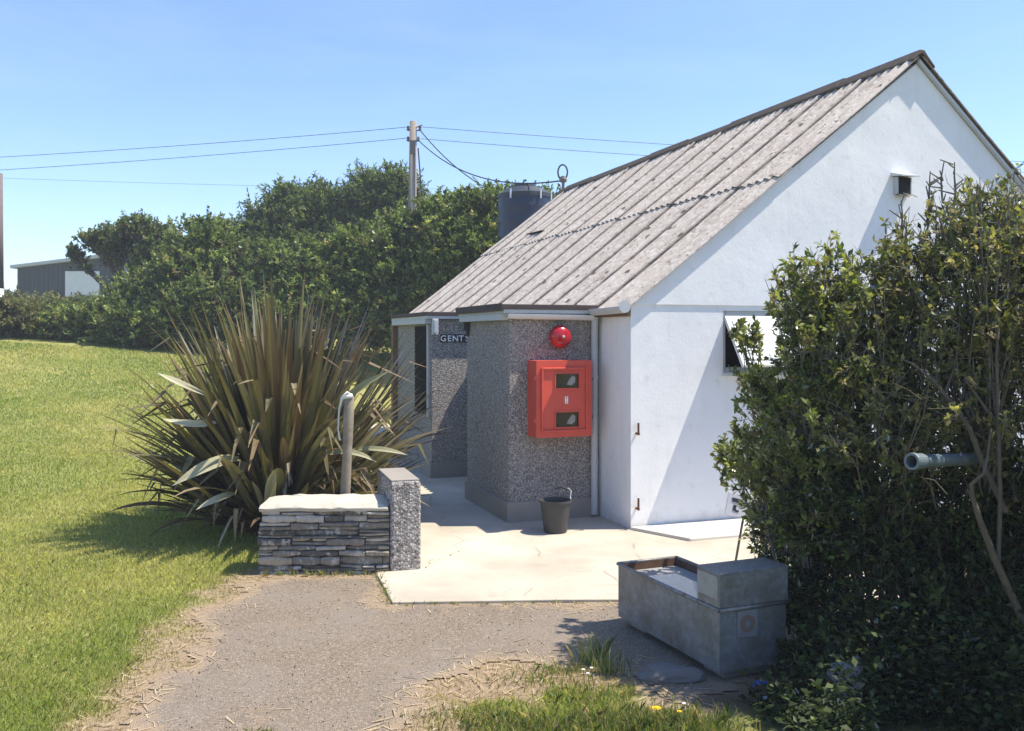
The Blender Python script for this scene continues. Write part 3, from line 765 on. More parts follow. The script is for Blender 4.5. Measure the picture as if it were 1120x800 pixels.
wire(P(461,139,PYD),P(1500,183,36),.35,'higher of the two wires running right from the pole behind the roof')
wire(P(461,152,PYD),P(1500,190,36),.45,'lower of the two wires running right from the pole behind the roof')
wire(P(-300,182,70),P(560,208,70),.3,'faint distant wire low in the sky on the left',.011)
wire(P(459,142,PYD),P(545,212,27.5),.25,'drop wire falling steeply from the pole into the bushes',.018)
# service cable to the ridge end with its loop
end=Bw(TR-.02,LEN-.05,ZR+.22)
sc=MB(); p0=P(457,153,PYD); pts=[]
for i in range(17):
    q=i/16; v=p0.lerp(end,q); v.z-=4*.52*q*(1-q); pts.append(v)
sc.tube(pts,.016,6)
loop=[end+Vector((.09*0,0,0))+Vector((.095*math.sin(a)-.01,0,.165-.15*math.cos(a))) for a in np.linspace(0,2*math.pi,25)]
sc.tube(loop,.018,6,False)
o=sc.build('service_cable',CABLE); tag(o,'black service cable sagging from the pole to the ridge end, ending in a loop','cable')
sb=MB(); q=Bw(TR-.02,LEN-.05,ZR+.03); sb.tube([q,q+Vector((0,0,.22))],.03,8); sb.lathe([(.0,0),(.07,.02),(.08,.07),(.05,.13),(0,.15)],10,Matrix.Translation(q+Vector((0,0,.14)))); o=sb.build('cable_bracket',PORC); tag(o,'dark insulator bracket on the far end of the ridge','bracket')

# ------------------------------------------------------------------ water tank on its block tower
TY=20.5; tc=P(574,0,TY); gz=float(gh(tc.x,TY)); bz=P(0,272,TY).z; tz=P(0,215,TY).z
tw=empty('tank_stand',(tc.x,TY,gz)); tag(tw,'block tower behind the roof carrying the dark water tank','tank stand')
b=MB(); b.box(-.62,.62,-.6,.6,-.2,bz-gz-.1); b.build('tower',BLOCK,tw,bevel=.01)
b=MB(); b.box(-.70,.70,-.68,.68,bz-gz-.0995,bz-gz-.001); b.build('platform',UPVC2,tw,bevel=.01)
tk=empty('water_tank',(tc.x,TY,bz)); tag(tk,'dark navy plastic water tank with a domed lid behind the roof','water tank')
h_=tz-bz; r_=.60
b=MB(); prof=[(0,0),(r_-.02,0),(r_,.03)]
for i in range(3):
    z=.2+i*.33; prof+=[(r_,z),(r_+.004,z+.02),(r_+.004,z+.06),(r_,z+.08)]
prof+=[(r_,h_)]; prof=[q for q in prof if q[1]<=h_+.001]; b.lathe(prof,36); b.build('body',NAVY,tk,smooth=True)
b=MB(); b.lathe([(r_+.018,h_-.06),(r_+.02,h_+.03),(r_-.03,h_+.05),(.42,h_+.16),(.25,h_+.20),(.24,h_+.27),(.0,h_+.29)],36); b.build('lid',TANKLID,tk)
for a in (-2.1,-1.0,-.4):
    b=MB(); b.tube([(math.cos(a)*(r_+.03),math.sin(a)*(r_+.03),h_-.12),(math.cos(a)*(r_+.03),math.sin(a)*(r_+.03),h_+.09)],.022,6); b.build('lid_clip',SIGNW,tk)

# ------------------------------------------------------------------ far shed
SY=55; a0=P(19,325,SY); a1=P(132,322,SY)
sh=empty('barn',(a0.x,SY,a0.z-.6)); tag(sh,'dark clad farm shed with a white door and pale roof edge beyond the hedge','shed')
wd=a1.x-a0.x
zl=P(0,294,SY).z-sh.location.z; zr=P(0,280,SY).z-sh.location.z
b=MB(); dp=7
b.prism([(0,0),(wd,0),(wd,zr),(0,zl)],'y',0,dp)
n=22
for i in range(n):
    x=wd*(i+.5)/n; q=(i+.5)/n; b.box(x-.03,x+.03,-.05,-.002,.05,zl+(zr-zl)*q-.1)
b.build('wall',SHEDC,sh)
b=MB(); b.prism([(-.25,zl-.0),(wd+.2,zr+.02),(wd+.2,zr+.22),(-.25,zl+.18)],'y',-.35,dp+.2); b.build('roof',SHEDR,sh)
b=MB(); b.box(wd*.47,wd*.80,-.10,-.055,.1,P(0,297,SY).z-sh.location.z); b.build('door',SHEDW,sh)

# ------------------------------------------------------------------ foliage
def unit(v): return v/np.maximum(1e-9,np.linalg.norm(v,axis=-1,keepdims=True))
def leaf_arrays(p,d,L,Wd,rg,up=.5,fold=.18):
    n=len(p); d=unit(d); r=rg.normal(size=(n,3)); r[:,2]+=up*3
    wv=unit(np.cross(d,r)); nn=np.cross(wv,d)
    L=L[:,None]; Wd=Wd[:,None]
    V=np.empty((n,4,3)); V[:,0]=p; V[:,1]=p+d*L*.5+wv*Wd*.5+nn*L*fold*.5; V[:,2]=p+d*L-nn*L*fold*.4; V[:,3]=p+d*L*.5-wv*Wd*.5+nn*L*fold*.5
    return V.reshape(-1,3), np.arange(n*4).reshape(n,4)
def palette(n,pal,rg,jit=.22):
    pal=np.array(pal); wts=pal[:,3]/pal[:,3].sum(); c=pal[rg.choice(len(pal),n,p=wts),:3]
    return np.clip(c*(1+rg.normal(0,jit,(n,1))),.008,1)
def shrub(name,label,cat,lobes,bases,seed,nb,tw,lpt,LL,pal,group=None,bark=BARK,limb_r=.035,twl=.18,leafm=None,up=.5,ratio=.5,bare=0.0,bareup=None,br=.007,kind=None,shell=.45):
    rg=np.random.default_rng(seed); b0=Vector(bases[0])
    root=empty(name,b0)
    tag(root,label,cat,group,kind)
    br_=MB(); tw_s=[]; tw_e=[]; lo=np.array(b0)
    for li,(c,r) in enumerate(lobes):
        c=np.array(c,float); r=np.array(r if hasattr(r,'__len__') else (r,r,r),float)
        bs=np.array(min(bases,key=lambda q:(Vector(q)-Vector(c)).length),float)
        m1=bs+(c-bs)*.35+rg.normal(0,.10,3)*np.linalg.norm(c-bs)*np.array([1,1,.2]); m2=bs+(c-bs)*.7+rg.normal(0,.08,3)*np.linalg.norm(c-bs)
        ctrl=[bs,m1,m2,c]; limb=[]
        for i in range(9):
            t=i/8; limb.append(((1-t)**3)*ctrl[0]+3*t*(1-t)**2*ctrl[1]+3*t*t*(1-t)*ctrl[2]+t**3*ctrl[3])
        lr=limb_r*(r.mean()/.5)**.5
        br_.tube([x-lo for x in limb],[lr*(1-.65*i/8) for i in range(9)],6,False)
        for j in range(int(nb*(r.prod()**(1/3)/.5)**1.2)):
            dv=unit(rg.normal(size=3)); 
            lump=.78+.45*mnoise.noise(Vector(dv*1.9)+Vector((seed*3.1,li*7.3,0)))
            q=(rg.random()*(1-shell**2)+shell**2)**.5
            tgt=c+dv*r*q*max(.5,lump+.16)
            st_=limb[rg.integers(4,9)]+rg.normal(0,.03,3)
            k1=st_+(tgt-st_)*.4+rg.normal(0,.06,3)*r; k2=st_+(tgt-st_)*.75+rg.normal(0,.05,3)*r
            pl_=[st_,k1,k2,tgt]
            br_.tube([x-lo for x in pl_],[br*1.5,br*1.1,br*.75,br*.4],3,False)
            bd=unit(tgt-k1)
            for k in range(tw):
                f_=rg.random(); a=k1+(k2-k1)*f_ if rg.random()<.35 else k2+(tgt-k2)*f_
                dd=unit(bd*.6+dv*.5+rg.normal(0,.6,3)+np.array([0,0,.35])); e=a+dd*twl*rg.uniform(.5,1.3)*(r.mean()/.5)**.4
                tw_s.append(a); tw_e.append(e)
    tw_s=np.array(tw_s); tw_e=np.array(tw_e)
    for a,e in zip(tw_s,tw_e): br_.tube([a-lo,(a+e)/2-lo+rg.normal(0,.008,3),e-lo],[br*.5,br*.4,br*.22],3,False)
    bo=br_.build('branches',bark,root); bo.location=(0,0,0)
    nt_=len(tw_s); rep=np.repeat(np.arange(nt_),lpt)
    if bare>0:
        zz=tw_e[:,2]; pr=np.full(nt_,bare) if bareup is None else bare+np.clip((zz-bareup)*1.2,0,.75)
        ok=rg.random(nt_)>pr; rep=rep[ok[rep]]
    f_=rg.random(len(rep))**.7; p=tw_s[rep]+(tw_e[rep]-tw_s[rep])*f_[:,None]
    d=unit(tw_e[rep]-tw_s[rep])*.55+rg.normal(0,.62,(len(rep),3)); d[:,2]+=.12
    L=LL*rg.uniform(.45,1.4,len(rep)); V,Fq=leaf_arrays(p-lo,d,L,L*ratio,rg,up)
    # clump tint: leaves of a twig share an age
    tc=palette(nt_,pal,rg,.26)[rep]*(1+rg.normal(0,.16,(len(rep),1))); tc=np.repeat(np.clip(tc,.006,1),4,0)
    arr_obj('leaves',V,Fq,leafm or LEAF,root,tint=tc)
    return root
def E(px,py,Y,r): return (tuple(P(px,py,Y)),r)
def base(px,Y): 
    q=P(px,0,Y); return (q.x,Y,float(gh(q.x,Y))-.05)

DARKG=[(0.097,0.145,0.049,4),(0.138,0.194,0.061,4),(0.186,0.244,0.082,2.5),(0.244,0.268,0.114,1.3),(0.065,0.097,0.038,1.5)]
LIGHTG=[(0.172,0.234,0.062,4),(0.234,0.288,0.086,3),(0.312,0.336,0.125,2),(0.125,0.172,0.055,2.5),(0.390,0.328,0.156,.7)]
OLIVE=[(0.156,0.168,0.066,3),(0.204,0.198,0.090,2),(0.120,0.144,0.054,3),(0.264,0.222,0.132,.8)]
HG='bushes of the hedge behind the lawn'
# left part of the hedge
shrub('hawthorn_tree','wind-bent tree with layered crown leaning left beside the far shed','tree',
  [E(172,258,29,(.62,.7,.40)),E(150,248,29,(.5,.6,.30)),E(128,256,29,(.55,.6,.24)),E(104,262,29,(.50,.5,.20)),E(80,277,29,(.26,.3,.16)),E(125,274,29,(.40,.5,.14)),E(165,282,29,(.7,.7,.40)),E(180,300,28.5,(.6,.7,.5))],[base(172,29)],21,64,4,14,.105,DARKG+OLIVE,HG,BARKD,.06,.30,LEAFFAR,br=.022,shell=.25)
shrub('bush','rounded light green bush bulging out at the left end of the hedge','bush',
  [E(140,338,26,(1.1,1.0,.80)),E(172,322,26.4,(.9,.9,.90)),E(108,352,25.5,(.8,.8,.6)),E(150,358,25,(1.3,.9,.6)),E(185,352,25,(.9,.8,.8)),E(76,354,25.4,(.75,.8,.50)),E(52,358,25.6,(.6,.7,.40))],[base(140,26)],22,70,4,17,.105,LIGHTG+DARKG,HG,BARKD,.06,.30,LEAFFAR,br=.02)
shrub('bush','tall bush with upright leafy peaks between the wind-bent tree and the dark gap','bush',
  [E(215,268,26,(.95,.9,.8)),E(205,300,25.5,(1.15,.9,.9)),E(235,262,26.3,(.6,.7,.55)),E(220,340,25,(1.3,.9,1.0)),E(190,345,25,(1.0,.8,.8)),E(245,300,26,(.7,.8,.9))],[base(215,26)],23,70,4,17,.105,LIGHTG+DARKG,HG,BARKD,.08,.30,LEAFFAR,br=.02)
shrub('bush','low dull olive scrub in front of the far shed','bush',
  [E(20,346,34,(1.3,1,.75)),E(60,347,33,(1.2,1,.7)),E(-30,342,34,(1.5,1,.9)),E(88,348,31,(.9,.9,.7)),E(5,336,36,(1.2,1,.5)),E(40,352,30,(1.3,.9,.6)),E(0,348,24.6,(.9,.6,.5)),E(-40,342,24.6,(1,.6,.6)),E(38,352,25.5,(.9,.7,.45)),E(-45,350,29,(1.4,.9,.7))],[base(30,34)],24,70,4,15,.11,OLIVE,HG,BARKD,.06,.3,LEAFFAR,br=.02)
# feathery crowns behind
FT='feathery trees rising behind the hedge'
for i,(lb,lobs) in enumerate((('dark feathery tree stepping up at the left of the back row',[E(300,250,31,(1.2,1,.85)),E(275,265,31,(.9,.9,.6)),E(312,222,31,(.55,.6,.6)),E(310,285,31,(1.3,1,.9))]),
    ('broad feathery tree in the middle of the back row',[E(350,228,32,(1.2,1,.9)),E(375,240,32,(1.2,1,.9)),E(345,270,32,(1.4,1,1.0)),E(385,285,32,(1.4,1,1))]),
    ('tallest feathery tree just left of the timber electricity pole',[E(410,218,32,(1.05,1,.85)),E(432,208,32,(.9,.9,.75)),E(440,235,32,(.9,.9,.8)),E(415,260,32,(1.4,1,1.1)),E(452,250,32,(.55,.7,.8))]))):
    shrub('feathery_tree',lb,'tree',lobs,[base((300,365,425)[i],31.5)],31+i,85,5,13,.15,DARKG,FT,BARKD,.10,.42,LEAFFAR,br=.02,ratio=.32)
for i,(lb,lobs,bp) in enumerate((
    ('dark bush at the gap in the hedge, with dead brown twigs on top',[E(262,300,26,(.75,.9,.9)),E(280,330,25.5,(1.0,.9,1.0)),E(255,345,25,(.9,.8,.9)),E(275,280,27,(.55,.6,.5))],268),
    ('bush with broad light leaves behind the middle of the flax plant',[E(320,290,25.5,(1.0,.9,.75)),E(325,325,25,(1.1,.9,1.0)),E(345,305,25,(.9,.9,.9)),E(310,355,24.5,(1.1,.8,.8))],325),
    ('bush with pale tips below the broad feathery tree',[E(375,280,25.5,(1.0,.9,.8)),E(385,320,25,(1.1,.9,1.0)),E(360,340,24.6,(1,.8,.9)),E(395,355,24.4,(1.1,.8,.8))],380),
    ('bush in front of the pole foot with light leaf clusters',[E(430,268,25,(1.0,.9,.85)),E(450,255,25.3,(.7,.8,.6)),E(440,310,24.6,(1.2,.9,1.0)),E(425,345,24.2,(1.1,.8,.9))],436),
    ('tall bush between the pole and the water tank',[E(490,248,24.5,(1.0,.9,.85)),E(475,235,25,(.6,.7,.5)),E(510,235,24.5,(.75,.8,.75)),E(490,295,24,(1.2,.9,1.1)),E(520,270,24,(.9,.9,.9))],495),
    ('topmost bush peeping over the water tank and ridge end',[E(540,222,24.5,(.8,.8,.55)),E(575,224,25,(.85,.8,.45)),E(610,228,25,(.75,.7,.5)),E(545,262,24.2,(.9,.8,.9)),E(600,270,25,(1.3,.9,1.0))],570))):
    shrub('bush',lb,'bush',lobs,[base(bp,25)],41+i,78,4,17,.105,(LIGHTG+DARKG) if i else (DARKG+[(.16,.12,.08,2)]),HG,BARKD,.07,.30,LEAFFAR,br=.02)

# near hedge on the right
NG='bushes of the near hedge'
NEARL=[(.18,.21,.055,4),(.24,.255,.08,3),(.32,.32,.13,2.2),(.10,.13,.035,2.5),(.28,.22,.12,.5)]
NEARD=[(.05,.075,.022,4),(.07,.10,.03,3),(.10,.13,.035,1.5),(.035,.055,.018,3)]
NEARO=[(0.200,0.206,0.075,3),(0.263,0.250,0.106,2),(0.138,0.156,0.056,3),(0.350,0.288,0.163,1)]
shrub('bush','light-leaved bush reaching across the open gable window','bush',
  [E(872,318,5.25,(.25,.34,.25)),E(908,306,5.2,(.26,.36,.24)),E(900,360,5.3,(.22,.26,.2)),E(858,442,5.3,(.25,.34,.22)),E(838,505,5.5,(.25,.32,.25)),E(905,385,5.0,(.34,.36,.34)),E(850,560,6.0,(.27,.34,.28)),E(895,470,4.95,(.32,.34,.36)),E(885,540,5.05,(.30,.32,.34)),E(812,362,5.7,(.10,.16,.05)),E(826,415,5.6,(.10,.2,.07)),E(812,500,6.0,(.18,.25,.2)),E(860,480,5.5,(.3,.3,.3))],
  [(1.9,5.4,0),(1.75,5.3,0)],51,104,5,10,.040,NEARL,NG,BARK,.018,.105,br=.004,bare=.08,bareup=1.9)
shrub('bush','twiggy bush with bare spikes standing up against the white gable','bush',
  [E(965,320,5.1,(.32,.36,.30)),E(995,285,5.0,(.25,.32,.26)),E(940,385,4.9,(.32,.34,.32)),E(1000,375,4.75,(.34,.36,.36)),E(1035,255,5.0,(.24,.30,.25)),E(965,460,4.7,(.34,.34,.36)),E(1000,480,4.7,(.3,.3,.3))],
  [(2.2,5.4,0),(2.05,5.1,0)],52,96,5,9,.036,NEARO,NG,BARK,.018,.13,br=.0045,bare=.15,bareup=2.12)
shrub('bush','tall olive bush at the right edge with grey bare limbs','bush',
  [E(1085,262,4.7,(.34,.38,.31)),E(1055,340,4.65,(.30,.34,.30)),E(1110,350,4.6,(.34,.38,.36)),E(1060,430,4.55,(.32,.34,.32)),E(1120,232,4.9,(.34,.34,.28)),E(1065,235,4.9,(.22,.3,.22)),E(1170,290,4.7,(.40,.45,.40)),E(1190,420,4.55,(.45,.42,.45)),E(1280,320,4.6,(.48,.5,.48)),E(1300,470,4.5,(.55,.45,.55)),E(1420,360,4.5,(.6,.55,.65)),E(1130,480,4.6,(.34,.3,.36))],  # outer lobes beyond the right edge, unseen, added for shade
  [(2.5,4.75,0),(2.9,4.7,0),(3.6,4.7,0)],53,104,5,9,.035,NEARO,NG,BARK,.02,.12,br=.0045,bare=.12,bareup=2.2)
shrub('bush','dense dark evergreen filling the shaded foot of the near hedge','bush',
  [E(880,600,5.6,(.30,.40,.36)),E(905,550,5.0,(.32,.34,.36)),E(960,560,4.8,(.40,.36,.42)),E(905,660,5.05,(.24,.32,.32)),E(980,640,4.75,(.36,.30,.42)),E(1040,550,4.75,(.38,.32,.44)),E(1060,650,4.6,(.38,.28,.42)),E(1130,590,4.6,(.40,.34,.50)),E(1140,710,4.45,(.40,.28,.34)),E(1260,620,4.6,(.6,.40,.6)),E(865,645,5.5,(.16,.26,.24)),E(885,720,4.75,(.16,.2,.2)),E(1400,560,4.4,(.7,.45,.75)),((2.8,4.05,1.15),(.36,.36,.5)),((2.85,4.0,2.0),(.36,.40,.45)),((3.4,3.9,1.9),(.5,.5,.7)),((3.5,3.85,.8),(.6,.4,.6)),((3.3,3.5,1.4),(.5,.4,.6))],  # last lobes stand out of view, added to shade the undergrowth
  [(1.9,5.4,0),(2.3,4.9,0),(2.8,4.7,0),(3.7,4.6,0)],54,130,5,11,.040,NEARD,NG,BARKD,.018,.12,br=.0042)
# grey limbs in front of the right-hand bush
def pl3(pts): return [P(a,b_,y) for a,b_,y in pts]
lm=MB()
lm.tube(pl3([(1135,715,4.29),(1108,655,4.27),(1088,612,4.25),(1072,570,4.23),(1064,545,4.23),(1058,535,4.24)]),[0.0208,0.0184,0.0165,0.0147,0.0110,0.0049],9,False)
lm.tube(pl3([(1064,545,4.23),(1062,530,4.22),(1076,518,4.21),(1080,500,4.22),(1084,470,4.27)]),[0.0110,0.0098,0.0086,0.0073,0.0037],8,False)
lm.tube(pl3([(1092,620,4.27),(1094,540,4.29),(1092,450,4.32),(1090,390,4.36),(1094,330,4.45)]),[0.0098,0.0098,0.0092,0.0073,0.0049],8,False)
lm.tube(pl3([(1100,560,4.36),(1072,500,4.38),(1060,468,4.40),(1040,440,4.41),(1020,415,4.43),(998,398,4.45),(985,392,4.50)]),[0.0147,0.0141,0.0135,0.0110,0.0086,0.0061,0.0031],8,False)
lm.tube(pl3([(1100,470,4.36),(1080,450,4.36),(1068,432,4.36),(1055,415,4.38)]),[0.0086,0.0073,0.0055,0.0024],7,False)
lm.tube(pl3([(1030,440,4.41),(1045,400,4.50),(1050,350,4.54),(1040,300,4.63)]),[0.0061,0.0055,0.0049,0.0024],6,False)
rl=random.Random(5)
for i in range(30):   # fine bare twigs
    x=rl.uniform(990,1120); y=rl.uniform(380,560); Y=rl.uniform(4.25,4.6); a=P(x,y,Y); d=Vector((rl.uniform(-1,1),rl.uniform(-.3,.3),rl.uniform(-.3,1))).normalized(); L=rl.uniform(.12,.34)
    lm.tube([a,a+d*L*.5+Vector((rl.uniform(-.03,.03),0,rl.uniform(-.03,.03))),a+d*L],[.0032,.0025,.0014],4,False)
o=lm.build('bare_limbs',BARKD,None,smooth=True); tag(o,'bare grey limb forking up through the front of the near hedge','branch')
sp=MB()
for (px,py,Y,hh) in ((990,255,5.2,.33),(1012,240,5.2,.42),(1030,225,5.2,.40),(1045,215,5.2,.34),(968,262,5.3,.22),(1060,225,5.2,.3),(1022,262,5.2,.3)):
    a=P(px,py+28,Y); lean=rl.uniform(-.12,.12)
    pts=[a+Vector((lean*q*hh+rl.uniform(-.012,.012),0,hh*q)) for q in (0,.25,.5,.75,1)]
    sp.tube(pts,[.007,.0065,.006,.005,.003],5,False)
    for k in range(9):
        q=rl.uniform(.25,1); c_=a+Vector((lean*q*hh,0,hh*q)); d=Vector((rl.uniform(-1,1),rl.uniform(-.6,.6),rl.uniform(.1,1))).normalized(); sp.tube([c_,c_+d*rl.uniform(.03,.10)],[.005,.0035],4,False)
o=sp.build('bare_spikes',BARK); tag(o,'leafless brown twigs sticking up above the hedge before the gable','twigs')

# undergrowth along the foot of the hedge (stuff)
rg=np.random.default_rng(77); n=4200
ux=rg.uniform(1.15,4.0,n); uy=rg.uniform(3.6,4.9,n); ok=(uy>3.98+(ux-1.3)*-.05+(vn(ux,uy,3,12)-.5)*.5)&(ux>1.25+.35*(uy>4.55)+ (vn(ux,uy,4,13)-.5)*.3)&~((uy>4.5)&(ux<1.62))
ux,uy=ux[ok],uy[ok]; hgt=rg.uniform(.08,.42,len(ux))*(.5+.9*sst(1.2,1.9,ux))
rep=np.repeat(np.arange(len(ux)),13); q=rg.random(len(rep))
p=np.stack([ux[rep]+rg.normal(0,.05,len(rep)),uy[rep]+rg.normal(0,.05,len(rep)),hgt[rep]*q],-1)
d=rg.normal(0,1,(len(rep),3)); d[:,2]=np.abs(d[:,2])*.4
L=rg.uniform(.018,.058,len(rep)); V,Fq=leaf_arrays(p,d,L,L*.6,rg,.5)
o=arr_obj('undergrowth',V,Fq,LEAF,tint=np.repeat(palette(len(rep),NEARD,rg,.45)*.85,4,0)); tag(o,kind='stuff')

# ------------------------------------------------------------------ flax plant
def flax():
    rg=random.Random(8); cx,cy=-2.20,8.72; gz=float(gh(cx,cy))
    root=empty('flax_plant',(cx,cy,gz)); tag(root,'huge bronze-green flax plant of sword leaves spilling over the lawn','plant')
    live=MB(); dead=MB()
    def leaf(mb,az,inc,L,wd,droop,col,tipcol,r0,snap=None,h0=0.0,roll=0):
        ax=Vector((math.cos(az),math.sin(az),0)); side=Vector((-math.sin(az),math.cos(az),0))
        side=(side*math.cos(roll)+Vector((0,0,1))*math.sin(roll)*.6+ax*math.sin(roll)*.5).normalized()
        p=ax*r0+side*rg.uniform(-.06,.06)+Vector((0,0,h0)); n=9; ang=inc; vs=[]; tcs=[]
        for i in range(n+1):
            q=i/n; wq=wd*(min(1,.45+1.5*q) if q<.4 else (1.0 if q<.62 else max(.04,1-((q-.62)/.38)**1.6)))
            d=ax*math.sin(ang)+Vector((0,0,math.cos(ang))); nn=ax*math.cos(ang)-Vector((0,0,math.sin(ang)))
            kx=.30*(1-.5*q)
            vs+= [p-side*wq*.5-nn*wq*kx, p, p+side*wq*.5-nn*wq*kx]
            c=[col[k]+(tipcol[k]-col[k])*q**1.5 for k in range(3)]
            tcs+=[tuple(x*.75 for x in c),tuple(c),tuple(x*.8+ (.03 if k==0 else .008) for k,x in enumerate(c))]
            step=L/n
            if snap and abs(q-snap)<.5/n: ang+=rg.uniform(.9,1.7)
            ang+=droop/n*(.4+1.6*q); p=p+d*step
        o=len(mb.v); mb.v+=[tuple(v) for v in vs]; mb.t+=tcs
        for i in range(n):
            a=o+i*3; mb.f+=[(a,a+1,a+4,a+3),(a+1,a+2,a+5,a+4)]; mb.mi+=[0,0]
    greens=[(.10,.115,.036),(.13,.14,.045),(.075,.085,.03),(.16,.16,.06),(.12,.085,.045),(.19,.18,.08),(.10,.07,.04)]
    tips=[(.16,.14,.08),(.22,.17,.10),(.13,.12,.06),(.25,.20,.13),(.16,.10,.06)]
    for i in range(600):
        az=rg.uniform(0,2*math.pi); u=rg.random()
        inc=(u**.8)*1.12+rg.uniform(-.10,.10)
        L=rg.uniform(1.92,2.32)-1.25*max(0,inc-.42)-.75*max(0,inc-.78)*(1.12 if math.cos(az)<0 else .92)+rg.uniform(-.2,.1)
        leaf(live,az,max(0,inc),L,rg.uniform(.055,.095),rg.choice([rg.uniform(.0,.25),rg.uniform(.1,.5),rg.uniform(.4,1.1)])*(.3+.8*u),rg.choice(greens),rg.choice(tips),rg.uniform(.02,.50)*(.35+.65*u),rg.choice([None]*5+[.5,.65,.78]),0,rg.uniform(-.7,.7))
    for i in range(9):     # the tall upright fan in the middle
        az=rg.uniform(0,6.28); leaf(live,az,rg.uniform(.0,.16),rg.uniform(2.25,2.5),rg.uniform(.06,.085),.06,(.12,.125,.06),(.20,.19,.10),rg.uniform(0,.25)+.0,None,0,rg.uniform(-.3,.3))
    straw=[(.38,.30,.20),(.30,.22,.14),(.46,.38,.27),(.24,.15,.09),(.52,.46,.36)]
    for i in range(170):
        az=rg.uniform(0,6.28); u=rg.random()
        leaf(dead,az,.25+u*.95,rg.uniform(.8,1.3)-.45*u,rg.uniform(.025,.055),rg.uniform(.1,.55),rg.choice(straw[:4]),rg.choice(straw),rg.uniform(.05,.5),rg.choice([None,.4,.55,.7]),rg.uniform(0,.15),rg.uniform(-.8,.8))
    for i in range(120):    # brown rotten stubs in the heart
        az=rg.uniform(0,6.28); leaf(dead,az,rg.uniform(.1,1.3),rg.uniform(.4,.9),rg.uniform(.04,.06),rg.uniform(.3,1.2),(.10,.065,.04),(.16,.10,.06),rg.uniform(.1,.55),None,0,rg.uniform(-.5,.5))
    # long bent leaves lying out towards the wall and the lawn
    def lying(p0,p1,p2,wd,c0,c1):
        p0,p1,p2=[Vector(q)-Vector((cx,cy,gz)) for q in (p0,p1,p2)]; n=10; vs=[]; tcs=[]
        for i in range(n+1):
            q=i/n; p=p0*(1-q)**2+p1*2*q*(1-q)+p2*q*q; d=((p1-p0)*(1-q)+(p2-p1)*q).normalized()
            sd_=d.cross(Vector((.25,-.75,.6))).normalized(); up_=sd_.cross(d); wq=wd*min(1,.4+2.2*q)*(1-max(0,(q-.55)/.45)**1.7)
            c=[c0[k]+(c1[k]-c0[k])*q for k in range(3)]
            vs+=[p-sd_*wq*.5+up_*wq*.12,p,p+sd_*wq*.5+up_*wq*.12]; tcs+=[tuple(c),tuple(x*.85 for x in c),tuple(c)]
        o=len(dead.v); dead.v+=[tuple(v) for v in vs]; dead.t+=tcs
        for i in range(n):
            a=o+i*3; dead.f+=[(a,a+1,a+4,a+3),(a+1,a+2,a+5,a+4)]; dead.mi+=[0,0]
    ST=(.50,.47,.32); ST2=(.60,.56,.42)
    lying(P(262,502,7.8),P(236,500,7.5),P(188,532,7.4),.105,(.26,.25,.13),ST)
    lying(P(258,540,7.8),P(243,541,7.5),P(214,558,7.4),.06,(.26,.25,.13),ST2)
    lying(P(236,462,7.9),P(212,468,7.7),P(178,458,7.6),.07,ST,ST2)
    lying(P(225,432,7.9),P(198,420,7.7),P(172,408,7.6),.06,(.3,.28,.18),ST2)
    lying(P(296,575,7.7),P(292,530,7.55),P(303,512,7.5),.09,(.34,.30,.17),(.46,.40,.24))
    lying(P(355,498,7.9),P(385,488,7.8),P(412,506,7.75),.055,(.26,.25,.13),ST)
    lying(P(385,492,7.9),P(415,488,7.8),P(446,498,7.75),.05,(.26,.25,.13),ST)
    lying(P(360,455,8.0),P(385,425,7.85),P(428,405,7.8),.07,(.22,.22,.10),(.36,.34,.2))
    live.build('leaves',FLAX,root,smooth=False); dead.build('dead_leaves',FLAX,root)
flax()

# ------------------------------------------------------------------ grass
def blades(name,x,y,h,w,lean,col,rg,z=None):
    n=len(x); z=gh(x,y) if z is None else z
    a=rg.uniform(0,2*np.pi,n); la=rg.uniform(0,2*np.pi,n)
    base=np.stack([x,y,z],-1); sd_=np.stack([np.cos(a),np.sin(a),0*a],-1)*w[:,None]*.5
    ln=np.stack([np.cos(la),np.sin(la),0*la],-1)*(lean*h)[:,None]
    mid=base+ln*.35+np.array([0,0,1])*(h*.6)[:,None]; top=base+ln+np.array([0,0,1])*(h*np.sqrt(np.maximum(.1,1-.5*lean**2)))[:,None]
    V=np.stack([base-sd_,base+sd_,mid+sd_*.8,top,mid-sd_*.8],1).reshape(-1,3)
    i=np.arange(n)*5; Fc=np.stack([i,i+1,i+2,i+3,i+4],-1)
    return arr_obj(name,V,Fc,GRASSM,tint=np.repeat(col,5,0))
rg=np.random.default_rng(99)
def lawn_points(n,ymin,ymax,pw=2.0):
    # density falls off with distance
    u=rg.random(n); y=(ymin**(2-pw-1e-6)+(ymax**(2-pw-1e-6)-ymin**(2-pw-1e-6))*u)**(1/(2-pw-1e-6)) if abs(pw-2)>1e-3 else ymin*(ymax/ymin)**u
    x=rg.uniform(-.78,.22,n)*y-.4
    return x,y
x,y=lawn_points(560000,3.2,24)
dr,sd=dryness(x,y); sl_=sdist(SLAB,x,y); so3=soilness(x,y)
wallm=(x>-1.98)&(x<-.6)&(y>6.85)&(y<7.7)
lx=(x-CX)*CO+(y-CY)*SI; ly=-(x-CX)*SI+(y-CY)*CO
inb=(lx>-1.05)&(ly>-.7)
keep=(sd>-.02)&(sl_>.02)&~wallm&~inb&(rg.random(len(x))>dr*.80)&(so3<.5)&~((y>6.9)&(x>-1.3))
x,y,dr=x[keep],y[keep],dr[keep]; n=len(x)
pn=.6*vn(x,y,.55,31)+.4*vn(x,y,2.1,32)+rg.normal(0,.10,n)
trk=.25*np.exp(-((np.abs(x+2.9+.25*(y-14)*.9)-.8)/.35)**2)*(y>11)
